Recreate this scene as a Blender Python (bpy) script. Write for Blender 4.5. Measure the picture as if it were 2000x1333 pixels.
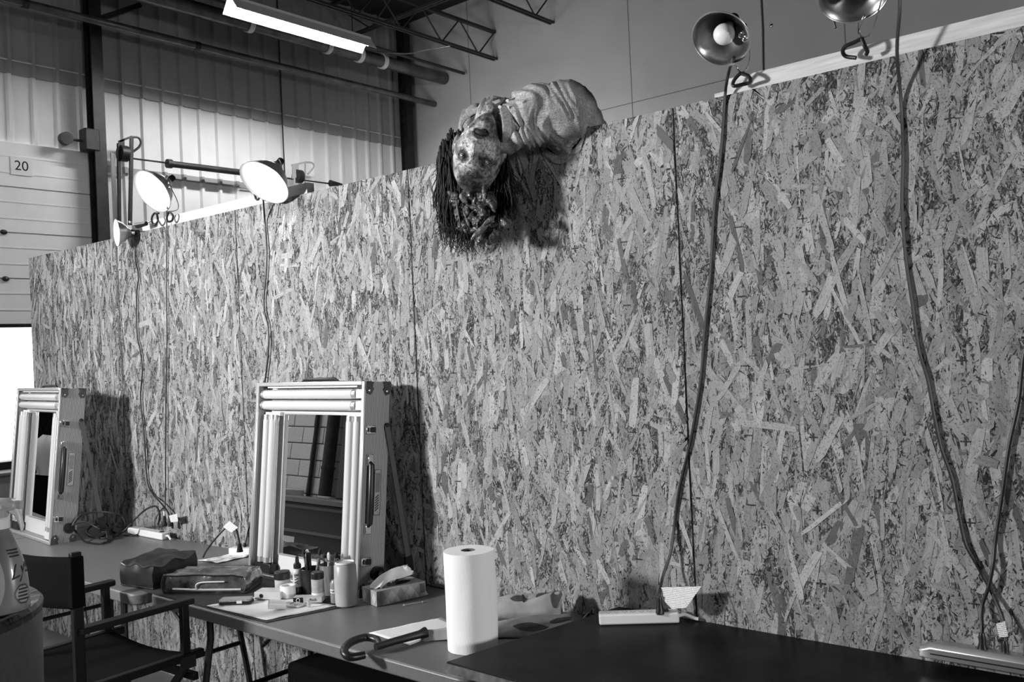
import bpy, bmesh, math, random
import numpy as np
from mathutils import Vector, Matrix, Euler, noise
random.seed(7); RNG = np.random.default_rng(11)
for o in list(bpy.data.objects): bpy.data.objects.remove(o)
S = bpy.context.scene; COL = S.collection; PI = math.pi

# ------------------------------------------------------------------ camera
F = 1786.0
CAM = Vector((0, -2.569, 1.6922))
FW = Vector((-.64489, .76422, .0084)); RT = Vector((.7634, .6443, -.04560)).normalized(); UP = RT.cross(FW).normalized(); RT = FW.cross(UP).normalized()
cam = bpy.data.cameras.new('camera'); camo = bpy.data.objects.new('camera', cam); COL.objects.link(camo)
cam.sensor_width = 36; cam.lens = F / 2000 * 36; cam.clip_start = .05; cam.clip_end = 200
camo.matrix_world = Matrix.Translation(CAM) @ Matrix((RT, UP, -FW)).transposed().to_4x4()
S.camera = camo
# ------------------------------------------------------------------ world, lights, exposure
S.view_settings.view_transform = 'Standard'; S.view_settings.look = 'None'
S.view_settings.exposure = 0; S.view_settings.gamma = 1; S.view_settings.use_curve_mapping = False
w = bpy.data.worlds.new('world'); S.world = w; w.use_nodes = True
w.node_tree.nodes['Background'].inputs[0].default_value = (1, 1, 1, 1)
w.node_tree.nodes['Background'].inputs[1].default_value = 2.6

YB_ = 10.23
def area(name, loc, aim, sx, sy, power, spread=PI):
    l = bpy.data.lights.new(name, 'AREA'); l.shape = 'RECTANGLE'; l.size = sx; l.size_y = sy; l.energy = power; l.spread = spread
    o = bpy.data.objects.new(name, l); COL.objects.link(o); o.location = loc
    o.rotation_euler = (Vector(aim) - Vector(loc)).to_track_quat('-Z', 'Y').to_euler(); return o
area('work_light', (-4.9, -4.45, 2.55), (-3.0, 0, 3.1), .5, .5, 205, 2.1)
area('hall_fill', (-5.5, -2.4, 6.6), (-5.5, -1.6, 0), 6, 2, 28)  # unseen fill panel added over the hall
area('block_wall_fill', (-8.9, -2.2, 5.6), (-8.9, -4.2, 1), 1.6, 1.6, 75)  # added to brighten the block wall that the near mirror shows
area('back_wall_fill', (-9.6, 4.2, 3.7), (-9.8, YB_, 4.6), 2.0, 1.0, 40, 1.45)  # added fill behind the partition, washes the back wall
area('side_bay_light', (8.6, -2.5, 2.3), (-2, -.6, 1.2), 1.2, 1.2, 165, 2.0)

# ------------------------------------------------------------------ helpers
def at(px, py, ax, v):
    "point of the real plane (axis ax = v) seen at a photograph position"
    d = FW + RT * ((px - 1000) / F) - UP * ((py - 666.5) / F)
    return CAM + d * ((v - CAM[ax]) / d[ax])

def _nt(name):
    m = bpy.data.materials.new(name); m.use_nodes = True; nt = m.node_tree
    return m, nt, nt.nodes['Principled BSDF']
def g3(v): return (v, v, v, 1)
def mat(name, v, rough=.6, metal=0, noise_amt=0, scale=40, bump=0, bscale=None, trans=0, spec=.5, coat=0, stretch=None, detail=4, ior=1.45):
    m, nt, b = _nt(name); N = nt.nodes; L = nt.links
    b.inputs['Base Color'].default_value = g3(v); b.inputs['Roughness'].default_value = rough
    b.inputs['Metallic'].default_value = metal; b.inputs['Transmission Weight'].default_value = trans
    b.inputs['Specular IOR Level'].default_value = spec; b.inputs['Coat Weight'].default_value = coat; b.inputs['IOR'].default_value = ior
    if noise_amt or bump:
        tc = N.new('ShaderNodeTexCoord'); mp = N.new('ShaderNodeMapping'); L.new(tc.outputs['Object'], mp.inputs[0])
        if stretch: mp.inputs['Scale'].default_value = stretch
    if noise_amt:
        n = N.new('ShaderNodeTexNoise'); n.inputs['Scale'].default_value = scale; n.inputs['Detail'].default_value = detail
        L.new(mp.outputs[0], n.inputs[0])
        r = N.new('ShaderNodeMapRange'); L.new(n.outputs[0], r.inputs[0])
        r.inputs[1].default_value = .3; r.inputs[2].default_value = .7
        r.inputs[3].default_value = max(v * (1 - noise_amt), 0); r.inputs[4].default_value = min(v * (1 + noise_amt), 1)
        L.new(r.outputs[0], b.inputs['Base Color'])
    if bump:
        n2 = N.new('ShaderNodeTexNoise'); n2.inputs['Scale'].default_value = bscale or scale; n2.inputs['Detail'].default_value = 5
        L.new(mp.outputs[0], n2.inputs[0])
        bp = N.new('ShaderNodeBump'); bp.inputs['Strength'].default_value = bump; bp.inputs['Distance'].default_value = .01
        L.new(n2.outputs[0], bp.inputs['Height']); L.new(bp.outputs[0], b.inputs['Normal'])
    return m
def emit(name, s, v=1):
    m, nt, b = _nt(name); b.inputs['Base Color'].default_value = g3(v)
    b.inputs['Emission Color'].default_value = (1, 1, 1, 1); b.inputs['Emission Strength'].default_value = s; return m

class MB:
    def __init__(s): s.v = []; s.f = []
    def add(s, vs, fs):
        o = len(s.v); s.v += [tuple(v) for v in vs]; s.f += [tuple(i + o for i in f) for f in fs]; return s
    def box(s, c, d, M=None):
        c = Vector(c); h = Vector(d) / 2
        vs = [Vector((x * h.x, y * h.y, z * h.z)) for x in (-1, 1) for y in (-1, 1) for z in (-1, 1)]
        vs = [(M @ v if M else v) + c for v in vs]
        return s.add(vs, [(0, 1, 3, 2), (4, 6, 7, 5), (0, 4, 5, 1), (2, 3, 7, 6), (0, 2, 6, 4), (1, 5, 7, 3)])
    def bb(s, a, b):
        a = Vector(a); b = Vector(b); return s.box((a + b) / 2, [abs(q) for q in (b - a)])
    def bar(s, a, b, w, t, side=(0, 0, 1)):
        a = Vector(a); b = Vector(b); z = (b - a).normalized(); x = z.cross(Vector(side))
        if x.length < 1e-4: x = z.cross(Vector((1, 0, 0)))
        x.normalize(); y = z.cross(x)
        M = Matrix((x, y, z)).transposed()
        return s.box((a + b) / 2, (w, t, (b - a).length), M)
    def tube(s, pts, r, n=8, cap=True, closed=False, smooth=0):
        pts = [Vector(p) for p in pts]
        if smooth: pts = spline(pts, smooth, closed)
        m = len(pts); rs = r if isinstance(r, (list, tuple)) else [r] * m
        if len(rs) != m: rs = list(np.interp(np.linspace(0, 1, m), np.linspace(0, 1, len(rs)), rs))
        vs = []; up = None
        for i, p in enumerate(pts):
            a = pts[i - 1] if (i or closed) else p; b = pts[(i + 1) % m] if (i < m - 1 or closed) else p
            t = (b - a).normalized()
            if up is None: up = t.orthogonal().normalized()
            else:
                up = up - t * up.dot(t)
                up = up.normalized() if up.length > 1e-6 else t.orthogonal().normalized()
            q = t.cross(up)
            for k in range(n):
                an = 2 * PI * k / n; vs.append(p + (up * math.cos(an) + q * math.sin(an)) * rs[i])
        fs = []
        for i in range(m if closed else m - 1):
            j = (i + 1) % m
            for k in range(n): fs.append((i * n + k, i * n + (k + 1) % n, j * n + (k + 1) % n, j * n + k))
        if cap and not closed: fs += [tuple(range(n))[::-1], tuple((m - 1) * n + k for k in range(n))]
        return s.add(vs, fs)
    def lathe(s, prof, n=32, M=None, sx=1, sy=1):
        vs = []; fs = []; m = len(prof)
        for (r, z) in prof:
            for k in range(n):
                a = 2 * PI * k / n; v = Vector((r * sx * math.cos(a), r * sy * math.sin(a), z)); vs.append(M @ v if M else v)
        for i in range(m - 1):
            for k in range(n): fs.append((i * n + k, i * n + (k + 1) % n, (i + 1) * n + (k + 1) % n, (i + 1) * n + k))
        return s.add(vs, fs)
    def ell(s, c, r, n=16, M=None):
        prof = [(max(math.sin(PI * i / n), 1e-4), -math.cos(PI * i / n)) for i in range(n + 1)]
        MM = Matrix.Translation(c) @ (M.to_4x4() if M else Matrix.Identity(4)) @ Matrix.Diagonal((*r, 1))
        return s.lathe(prof, 2 * n, MM)
    def prism(s, poly, z0, z1):
        n = len(poly); vs = [(x, y, z0) for x, y in poly] + [(x, y, z1) for x, y in poly]
        fs = [tuple(range(n))[::-1], tuple(range(n, 2 * n))] + [(i, (i + 1) % n, n + (i + 1) % n, n + i) for i in range(n)]
        return s.add(vs, fs)
    def plate(s, pts, nrm, t):
        nrm = Vector(nrm).normalized() * t; n = len(pts); pts = [Vector(p) for p in pts]
        vs = pts + [p + nrm for p in pts]
        fs = [tuple(range(n))[::-1], tuple(range(n, 2 * n))] + [(i, (i + 1) % n, n + (i + 1) % n, n + i) for i in range(n)]
        return s.add(vs, fs)
    def grid(s, fn, nu, nv):
        vs = [fn(i / nu, j / nv) for i in range(nu + 1) for j in range(nv + 1)]
        fs = [(i * (nv + 1) + j, i * (nv + 1) + j + 1, (i + 1) * (nv + 1) + j + 1, (i + 1) * (nv + 1) + j) for i in range(nu) for j in range(nv)]
        return s.add(vs, fs)

def spline(pts, k, closed=False):
    out = []; n = len(pts)
    for i in range(n if closed else n - 1):
        p0 = pts[(i - 1) % n] if (closed or i) else pts[0]; p1 = pts[i]; p2 = pts[(i + 1) % n]; p3 = pts[(i + 2) % n] if (closed or i + 2 < n) else p2
        for j in range(k):
            t = j / k; out.append(.5 * ((2 * p1) + (p2 - p0) * t + (2 * p0 - 5 * p1 + 4 * p2 - p3) * t * t + (3 * p1 - p0 - 3 * p2 + p3) * t ** 3))
    if not closed: out.append(pts[-1])
    return out

def rrect(x0, y0, x1, y1, r, n=6):
    P = []
    for cx, cy, a0 in ((x1 - r, y1 - r, 0), (x0 + r, y1 - r, 90), (x0 + r, y0 + r, 180), (x1 - r, y0 + r, 270)):
        for i in range(n + 1):
            a = math.radians(a0 + 90 * i / n); P.append((cx + r * math.cos(a), cy + r * math.sin(a)))
    return P

def tag(o, label=None, cat=None, group=None, kind=None):
    if label: o['label'] = label
    if cat: o['category'] = cat
    if group: o['group'] = group
    if kind: o['kind'] = kind
    return o
def inv(parent):
    M = Matrix.Identity(4); p = parent; ch = []
    while p: ch.append(p); p = p.parent
    for q in reversed(ch): M = M @ (Matrix.Translation(q.location) @ q.rotation_euler.to_matrix().to_4x4() @ Matrix.Diagonal((*q.scale, 1)))
    return M.inverted()
def obj(name, mb, m, parent=None, label=None, world=False, bev=0, smooth=True, ang=35, kind=None, sub=0, fix=True):
    me = bpy.data.meshes.new(name); vs = mb.v
    if world and parent:
        I = inv(parent); vs = [tuple(I @ Vector(v)) for v in vs]
    me.from_pydata(vs, [], mb.f)
    if fix:
        b = bmesh.new(); b.from_mesh(me); bmesh.ops.recalc_face_normals(b, faces=b.faces); b.to_mesh(me); b.free()
    if smooth:
        me.shade_smooth(); me.set_sharp_from_angle(angle=math.radians(ang))
    me.materials.append(m)
    o = bpy.data.objects.new(name, me); COL.objects.link(o)
    if parent: o.parent = parent
    if bev:
        md = o.modifiers.new('bevel', 'BEVEL'); md.width = bev; md.segments = 2; md.limit_method = 'ANGLE'; md.angle_limit = math.radians(40)
    if sub:
        md = o.modifiers.new('sub', 'SUBSURF'); md.levels = sub; md.render_levels = sub
    tag(o, label, None, None, kind); return o
def thing(name, label, cat, loc=(0, 0, 0), rot=(0, 0, 0), group=None):
    o = bpy.data.objects.new(name, None); COL.objects.link(o); o.location = loc; o.rotation_euler = rot; o.empty_display_size = .05
    return tag(o, label, cat, group)
def struct(name, mb, m, parent=None, **k):
    o = obj(name, mb, m, parent, **k)
    if not parent: o['kind'] = 'structure'
    return o
def share(name, me, parent, loc, rot=(0, 0, 0), scale=(1, 1, 1)):
    o = bpy.data.objects.new(name, me); COL.objects.link(o); o.parent = parent; o.location = loc; o.rotation_euler = rot; o.scale = scale; return o
def text(name, s, size, m, parent, loc, rot, ext=.0004, align='CENTER', shear=0, sx=1):
    c = bpy.data.curves.new(name, 'FONT'); c.body = s; c.size = size; c.extrude = ext; c.align_x = align; c.align_y = 'CENTER'; c.shear = shear
    t = bpy.data.objects.new('tmp', c); COL.objects.link(t); dg = bpy.context.evaluated_depsgraph_get()
    me = bpy.data.meshes.new_from_object(t.evaluated_get(dg)); bpy.data.objects.remove(t)
    me.materials.clear(); me.materials.append(m)
    o = bpy.data.objects.new(name, me); COL.objects.link(o); o.parent = parent; o.location = loc; o.rotation_euler = rot; o.scale = (sx, 1, 1); return o

# ------------------------------------------------------------------ materials
M_black = mat('black_plastic', .012, .35)
M_cord = mat('cord_rubber', .01, .45)
M_blackwood = mat('black_painted_wood', .006, .45, noise_amt=.3, scale=30, stretch=(1, 6, 6), spec=.25)
M_canvas = mat('black_canvas', .004, .95, noise_amt=.3, scale=300, bump=.2, bscale=400, spec=.08)
M_white = mat('white_plastic', .75, .35)
M_paper = mat('white_paper', .78, .8, noise_amt=.03, scale=20)
M_towel = mat('paper_towel', .88, .95, bump=.12, bscale=220)
M_steel = mat('dark_steel', .02, .5, metal=.3, noise_amt=.4, scale=8)
M_pipe = mat('galvanised_pipe', .13, .35, metal=.7, noise_amt=.3, scale=5)
M_chrome = mat('chrome', .75, .12, metal=1)
M_alu = mat('brushed_aluminium', .5, .35, metal=.8, noise_amt=.1, scale=60)
M_lumber = mat('pine_board', .55, .7, noise_amt=.18, scale=9, stretch=(.7, 6, 14), detail=6)
M_greytop = mat('grey_speckled_tabletop', .14, .38, noise_amt=.14, scale=220, bump=.05, bscale=500)
M_darktop = mat('dark_stained_tabletop', .010, .34, noise_amt=.5, scale=7, bump=.04, bscale=90, spec=.06)
M_darkedge = mat('worn_table_edge', .11, .5, noise_amt=.5, scale=30)
M_block = mat('cinder_block', .42, .9, noise_amt=.12, scale=60, bump=.4, bscale=90)
M_mortar = mat('mortar', .2, .95)
M_blind = mat('dark_cabinet', .03, .5)
M_conc = mat('concrete_floor', .16, .7, noise_amt=.25, scale=3)

# ------------------------------------------------------------------ room shell
XL, YB, YF, XR = -13.3, 10.23, -4.7, 9.5
struct('floor', MB().bb((XL - .3, YF - .2, -.15), (XR, YB + .2, 0)), M_conc)
M_roof = mat('roof_deck', .02, .8, noise_amt=.3, scale=2)
struct('ceiling', MB().bb((XL - .3, YF - .2, 8.3), (XR, YB + .2, 8.5)), M_roof)
M_back = mat('painted_wall', .42, .85, noise_amt=.05, scale=1.5)
wb = struct('wall_back', MB().bb((XL - .3, YB, 0), (XR, YB + .2, 8.3)), M_back)
for xx in (-11.55, -8.0, -4.5): obj('panel_joint', MB().bb((xx, YB - .004, 0), (xx + .012, YB + .004, 8.3)), mat('dark_joint', .15, .9), wb)  # dark strip along each panel joint
obj('horizontal_joint', MB().bb((-12.0, YB - .004, 5.62), (XR, YB + .002, 5.632)), bpy.data.materials['dark_joint'], wb)
obj('bolt', MB().ell(at(1507, 50, 1, YB), (.03, .02, .03), 6), M_chrome, wb)
struct('wall_end', MB().bb((XR, YF - .2, 0), (XR + .2, YB + .2, 8.3)), M_back)
wf = struct('wall_front', MB().bb((XL - .3, YF - .2, 0), (XR, YF, 8.3)), M_mortar)
blk = MB().box((0, 0, 0), (.388, .03, .188)); b0 = obj('block', blk, M_block, wf, bev=.006)
bxs = []
for r in range(13):
    for c in range(12):
        bxs.append((-11.0 + c * .4 + (.2 if r % 2 else 0), YF + .004 + random.uniform(0, .003), .9 + r * .2))
b0.location = bxs[0]
for p in bxs[1:]:
    c = b0.copy(); COL.objects.link(c); c.location = p

# left wall: ribbed metal sheets, an upper course lapping over the lower one
M_sheet = mat('white_ribbed_sheet', .72, .6, noise_amt=.04, scale=3, spec=.25)
M_sheet_shade = mat('shade_ribbed_sheet', .30, .6, noise_amt=.06, scale=3, spec=.2)  # upper sheet coloured darker for the shade above the fixture's cutoff
rib_px = [34.5, 76.5, 117, 159, 240, 277.5, 313.5, 349.5, 384, 418.5, 451.5, 484.5, 516, 547.5, 579, 604, 631, 657, 683, 711, 737, 763, 786]
ribs = sorted(at(px, 250, 0, XL)[1] for px in rib_px)
pit = (ribs[-1] - ribs[4]) / (len(ribs) - 5)
ribs = [ribs[4] + pit * k for k in range(-34, 20) if ribs[4] + pit * k < YB - .05]
def ribbed(y0, y1, z0, z1, x, h=.045):
    prof = [(y0, 0)]
    for y in ribs:
        if y0 + .06 < y < y1 - .06: prof += [(y - .045, 0), (y - .022, h), (y + .022, h), (y + .045, 0)]
    prof.append((y1, 0)); mb = MB(); n = len(prof)
    vs = [(x + d, y, z) for z in (z0, z1) for y, d in prof] + [(x - .02 + d, y, z) for z in (z0, z1) for y, d in prof]
    fs = []
    for i in range(n - 1):
        fs += [(i, i + 1, n + i + 1, n + i), (2 * n + i, 3 * n + i, 3 * n + i + 1, 2 * n + i + 1), (i, 2 * n + i, 2 * n + i + 1, i + 1), (n + i, n + i + 1, 3 * n + i + 1, 3 * n + i)]
    return mb.add(vs, fs)
DY1 = 3.70; DY0 = .2; DZ = 4.84; DOPEN = 2.33
wl = struct('wall_left', ribbed(DY1 + .1, YB, 0, 6.0, XL), M_sheet, smooth=False)
obj('lower_sheet', ribbed(-3.3, DY1 + .1, DZ, 6.0, XL), M_sheet, wl, smooth=False)
obj('upper_sheet', ribbed(YF, YB, 5.80, 8.3, XL + .03), M_sheet_shade, wl, smooth=False)
obj('lap_flashing', MB().tube([(XL + .055, y, 5.985) for y in (YF, YB)], .012, 6), mat('flashing', .6, .5), wl)
obj('jamb_wall', MB().bb((XL - .1, -3.3, 0), (XL + .02, DY0 - .08, DZ)), M_sheet, wl)
obj('end_sheet', MB().bb((XL - .1, YF, 0), (XL + .02, -3.3, 6)), M_sheet, wl)
obj('grey_wall_band', ribbed(3.9, 7.2, 4.60, 4.70, XL + .012), mat('grey_trim', .28, .6), wl, smooth=False)  # grey band across the ribs

# dock door, half raised, daylight below
M_door = mat('door_panel', .78, .45, noise_amt=.03, scale=5)
dr = thing('door_1', None, None, (XL + .08, 0, 0)); dr['kind'] = 'structure'
nz = 4; hgt = (DZ - DOPEN) / nz
for i in range(nz):
    z0 = DOPEN + i * hgt
    obj('door_panel', MB().bb((-.02, DY0, z0 + .008), (.03, DY1, z0 + hgt - .008)).bb((.03, DY0, z0 + hgt * .3), (.036, DY1, z0 + hgt * .34)).bb((.03, DY0, z0 + hgt * .66), (.036, DY1, z0 + hgt * .7)), M_door, dr, bev=.004)
obj('light_block_sheet', MB().bb((-.05, DY0, DOPEN), (-.022, DY1, DZ)), M_door, dr)  # sheet added behind the panels to stop light leaking through the gaps
obj('bottom_seal', MB().bb((-.03, DY0, DOPEN - .04), (.035, DY1, DOPEN + .005)), M_black, dr)
for z in (3.585, 2.95): obj('hinge', MB().ell((.045, 2.49, z), (.02, .05, .035), 6), M_steel, dr)
sg = thing('door_number_sign', 'white sign with black number 20 on the raised dock door', 'sign', (XL + .12, 2.755, 4.51), (PI / 2, 0, PI / 2))
obj('sign_board', MB().bb((-.14, -.125, 0), (.14, .125, .004)), M_white, sg)
text('sign_number', '20', .19, M_black, sg, (0, 0, .005), (0, 0, 0))
fr = mat('door_frame_steel', .05, .5)
struct('trim_1', MB().bb((XL, DY1 + .01, 0), (XL + .1, DY1 + .07, DZ + .1)), fr)
struct('trim_2', MB().bb((XL, DY0 - .07, 0), (XL + .1, DY0 - .01, DZ + .1)), fr)

# columns, purlins, pipes
def column_thing(label, y, w=.17, name='steel_column', x=XL + .28):
    t = thing(name, label, 'column', (x, y, 0))
    obj('web', MB().bb((-.1, -.006, 0), (.1, .006, 8.2)), M_steel, t)
    for s in (-1, 1): obj('flange', MB().bb((s * .1 - .008, -w / 2, 0), (s * .1 + .008, w / 2, 8.2)), M_steel, t)
    return t
cy = (at(186, 300, 0, XL + .38)[1] + at(208, 300, 0, XL + .38)[1]) / 2
t = column_thing('dark steel column beside the raised dock door', cy)
obj('knee_brace', MB().bar((0, .05, 6.75), (0, .75, 7.15), .07, .07), M_steel, t)
t = column_thing('dark steel corner column where ribbed wall meets plain wall', 9.95, .16)
def long_pipe(name, label, end_px, y0, r, m, cat='pipe', bands=(), bm=None):
    p = at(*end_px, 1, YB - .02); t = thing(name, label, cat, (p.x, y0, p.z))
    obj('pipe_body', MB().tube([(0, 0, 0), (0, YB - .02 - y0, 0)], r, 14), m, t)
    for b in bands: obj('pipe_coupling', MB().tube([(0, b - .04 - y0, 0), (0, b + .04 - y0, 0)], r * 1.18, 14), bm or m, t)
    return t
long_pipe('sprinkler_pipe', 'slim horizontal pipe crossing the ribbed wall below the ceiling', (849, 204), -4.5, .055, M_pipe, bands=(2.6, 5.1), bm=M_steel)
pp = at(870, 158, 1, YB)
yy = lambda px, py: at(px, py, 0, pp.x)[1]
long_pipe('main_duct', 'thick horizontal pipe with light coupling rings below the fluorescent fixture', (868, 154), -4.5, .115, M_pipe, bands=[yy(488, 66), yy(640, 100), yy(702, 115), yy(748, 124)], bm=mat('pale_coupling', .7, .4))
# small wires on the left wall
obj('thin_conduit', MB().tube([(XL + .1, at(543, 200, 0, XL)[1], z) for z in (4.6, 8.0)], .012, 6), M_steel, None)
tag(bpy.data.objects['thin_conduit'], 'thin dark conduit running down the ribbed wall above the second lamp', 'conduit')

# roof structure: bar joists
def joist(label, a, b, depth, name='bar_joist', n=12, grp=None):
    a = Vector(a); b = Vector(b); t = thing(name, label, 'joist', a, group=grp); L = b - a
    mb = lambda: MB()
    obj('top_chord', mb().bar((0, 0, depth), L + Vector((0, 0, depth)), .07, .05), M_joist, t)
    for s in (-1, 1):
        sd = L.cross(Vector((0, 0, 1))).normalized() * .035 * s
        obj('bottom_chord', mb().bar(sd, L + sd, .03, .04), M_joist, t)
    for i in range(n):
        p = L * (i / n) + Vector((0, 0, 0 if i % 2 else depth)); q = L * ((i + 1) / n) + Vector((0, 0, depth if i % 2 else 0))
        obj('web_rod', mb().tube([p, q], .014, 6), M_joist, t)
    return t
M_joist = mat('joist_steel', .035, .5, metal=.2)
for k, (px, py, lab) in enumerate(((968, 116, 'open web roof joist nearest the fluorescent fixture'), (1078, 45, 'open web roof joist second from the ribbed wall, ending at the plain wall'))):
    e = at(px, py, 1, YB - .02); joist(lab, (e.x, -2, e.z), (e.x, YB - .02, e.z), .5, n=26)
a = at(745, 76, 1, 8.2); b_ = at(1112, 2, 1, 8.2)
joist('roof girder running crosswise to the joists above the head', (-12.9, 8.1, 7.36), (XR, 8.1, 7.36), .7, 'roof_girder', n=22)
joist('roof girder nearer the camera crossing above the fluorescent fixture', (-12.9, 3.3, 7.5), (XR, 3.3, 7.5), .7, 'roof_girder', n=22)
cb = [at(720, 99, 1, 8.0), at(790, 105, 1, 8.0), at(830, 98, 1, 8.0), at(880, 90, 1, 8.0)]
tag(obj('hanging_cable', MB().tube(cb, .012, 6, smooth=5), M_pipe), 'loose pale cable sagging under the roof joists', 'cable')
e = at(720, 106, 1, 7.2)
tag(obj('roof_conduit', MB().tube([(-11.6, -2, 6.92), (-11.6, YB - .1, 6.92)], .03, 8), M_joist), 'dark conduit running under the roof beside the thick pipe', 'conduit')

# fluorescent fixture
fx = -10.8; fa = at(452, 18, 0, fx); fb = at(718, 84, 0, fx); fz = (fa.z + fb.z) / 2
t = thing('fluorescent_fixture', 'lit double fluorescent strip light hanging below the dark roof', 'light', (fx, fa.y, fz))
Lf = fb.y - fa.y
M_tubeon = emit('lit_tube', 235)
mb = MB()
for s in (-1, 1): mb.plate([(s * .04, -.03, .10), (s * .04, Lf + .03, .10), (s * .17, Lf + .03, -.075), (s * .17, -.03, -.075)], (s, 0, .6), .004)
mb.bb((-.05, -.03, .08), (.05, Lf + .03, .13))
obj('reflector', mb, mat('fixture_white', .75, .5), t)
for h in (0, 1):
    for s in (-1, 1):
        y0 = h * Lf / 2 + .03; obj('tube', MB().tube([(s * .05, y0, 0), (s * .05, y0 + Lf / 2 - .06, 0)], .022, 10), M_tubeon, t)
for y in (.3, Lf - .3): obj('hanger', MB().tube([(0, y, .12), (0, y, 1.7)], .008, 6), M_steel, t)

t2_ = t.copy(); COL.objects.link(t2_); t2_.location = (fx, fa.y - 8.2, fz); t2_['label'] = 'added fluorescent strip light outside the left frame edge, brightening the dock door'  # unseen copy of the fixture, added to light the door
for ch in [c for c in COL.objects if c.parent == t]:
    c = ch.copy(); COL.objects.link(c); c.parent = t2_

# torsion shaft hardware of the dock door
t = thing('door_spring_shaft', 'dark steel torsion spring shaft with cable drums beside the raised door', 'door mechanism', (XL + .3, 0, 0))
mb = MB(); P = lambda px, py, x=XL + .3: at(px, py, 0, x)
I = lambda v: Vector((0, v.y, v.z))
obj('shaft', MB().tube([I(P(245, 308)), I(P(668, 362))], .014, 8), M_steel, t)
obj('spring', MB().tube([I(P(330, 320)), I(P(478, 338))], .05, 12), M_steel, t)
obj('spring_end', MB().tube([I(P(326, 319.5)), I(P(335, 320.5))], .07, 12), M_steel, t)
obj('spring_end', MB().tube([I(P(645, 358)), I(P(668, 361)), ], [.06, .02], 12), M_steel, t)
for (px, py, v) in ((240, 300, M_steel), (582, 345, M_steel)):
    c = I(P(px, py)); obj('cable_drum', MB().tube([c - Vector((0, .05, 0)), c + Vector((0, .06, 0))], .12, 16), v, t)
def bracket(pts, label, m):
    P0 = P(*pts[0]); tt = thing('track_bracket', label, 'bracket', P0)
    loc = [P(*q) - P0 for q in pts]
    obj('bracket_plate', MB().plate([P(*q) - P0 for q in pts[1:5]], (1, 0, 0), .02), m, tt)
    return tt, P0
tt, P0 = bracket([(232, 275), (231, 275), (242, 272), (243, 310), (231, 312)], 'dark angled bracket holding the spring shaft next to the column', M_steel)
obj('bracket_arm', MB().bar(P(232, 277) - P0, P(257, 267) - P0, .04, .03), M_steel, tt)
obj('vertical_track', MB().bar(P(257, 267) - P0, P(254, 440) - P0, .035, .05), M_steel, tt)
obj('vertical_track', MB().bar(P(232, 280) - P0, P(233, 440) - P0, .05, .04), M_steel, tt)
obj('curved_track', MB().tube([P(257, 268) - P0, P(270, 269) - P0, P(275, 278) - P0, P(271, 288) - P0, P(259, 297) - P0], .018, 6, smooth=4), M_steel, tt)
M_pl = mat('pale_bracket', .33, .5)
tt, P0 = bracket([(570, 322), (570, 323), (582, 320), (583, 345), (570, 350)], 'pale grey angled bracket on the ribbed wall right of the second lamp', M_pl)
obj('bracket_arm', MB().bar(P(570, 323) - P0, P(597, 317) - P0, .035, .03), M_pl, tt)
obj('curved_track', MB().tube([P(597, 317) - P0, P(609, 318) - P0, P(613, 326) - P0, P(601, 340) - P0], .016, 6, smooth=4), M_pl, tt)
obj('vertical_track', MB().bar(P(596, 318) - P0, P(596, 400) - P0, .02, .02), M_pl, tt)
obj('vertical_track', MB().bar(P(574, 345) - P0, P(574, 420) - P0, .05, .03), M_pl, tt)
# gearbox next to the column + two vertical door tracks
t = thing('door_gearbox', 'dark bearing box mounted on the column above the raised door', 'door mechanism', P(175, 275))
obj('gear_housing', MB().box((0, 0, 0), (.2, .22, .32)), M_steel, t, bev=.02)
obj('gear_wheel', MB().tube([(-.05, -.34, -.02), (.05, -.34, -.02)], .09, 14), M_steel, t)
obj('gear_axle', MB().tube([(0, -.36, -.02), (0, .02, -.02)], .02, 8), M_steel, t)
mtk = mat('track_steel', .3, .35, metal=.8)
for i, px in enumerate((192, 219)):
    q = P(px, 300); t_ = thing('door_track', ('bright steel door track at the door edge, left of the column', 'steel door track just right of the column')[i], 'door track', (q.x, q.y, 0))
    obj('track_rail', MB().bb((0, -.03, 0), (.03, .0, q.z)), mtk, t_); obj('track_lip', MB().bb((0, .0, 0), (.006, .04, q.z)), mtk, t_)

# grey bin outside/near the open door
q = at(15, 1010, 0, XL + .9)
t = thing('grey_crate', 'low grey crate standing near the open dock door', 'crate', (XL + .9, 2.2, 0))
obj('crate_body', MB().bb((-.4, -.9, 0), (.4, .42, .42)), mat('grey_plastic', .3, .6), t, bev=.01)
obj('crate_lid', MB().bb((-.42, -.92, .42), (.42, .44, .46)), mat('grey_lid', .2, .6), t, bev=.01)
tag(obj('dark_box', MB().bb((XL + .7, 1.7, .462), (XL + .95, 2.3, .56)), M_black, bev=.01), 'small dark box on top of the grey crate', 'box')

# ------------------------------------------------------------------ OSB partition
seams = [-6.305, -5.105, -3.905, -2.676, -1.455, -.235, .985]
TOP = 2.435
M_osb, nt, bs = _nt('osb_board'); N = nt.nodes; L = nt.links
bs.inputs['Roughness'].default_value = .75; bs.inputs['Specular IOR Level'].default_value = .25
att = N.new('ShaderNodeAttribute'); att.attribute_name = 'tone'
tc = N.new('ShaderNodeTexCoord'); uvm = N.new('ShaderNodeUVMap'); uvm.uv_map = 'grain'
mp = N.new('ShaderNodeMapping'); mp.inputs['Scale'].default_value = (30, 260, 1); L.new(uvm.outputs[0], mp.inputs[0])
n1 = N.new('ShaderNodeTexNoise'); n1.inputs['Scale'].default_value = 1; n1.inputs['Detail'].default_value = 3; L.new(mp.outputs[0], n1.inputs[0])
n2 = N.new('ShaderNodeTexNoise'); n2.inputs['Scale'].default_value = 230; n2.inputs['Detail'].default_value = 2; L.new(tc.outputs['Object'], n2.inputs[0])
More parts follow.
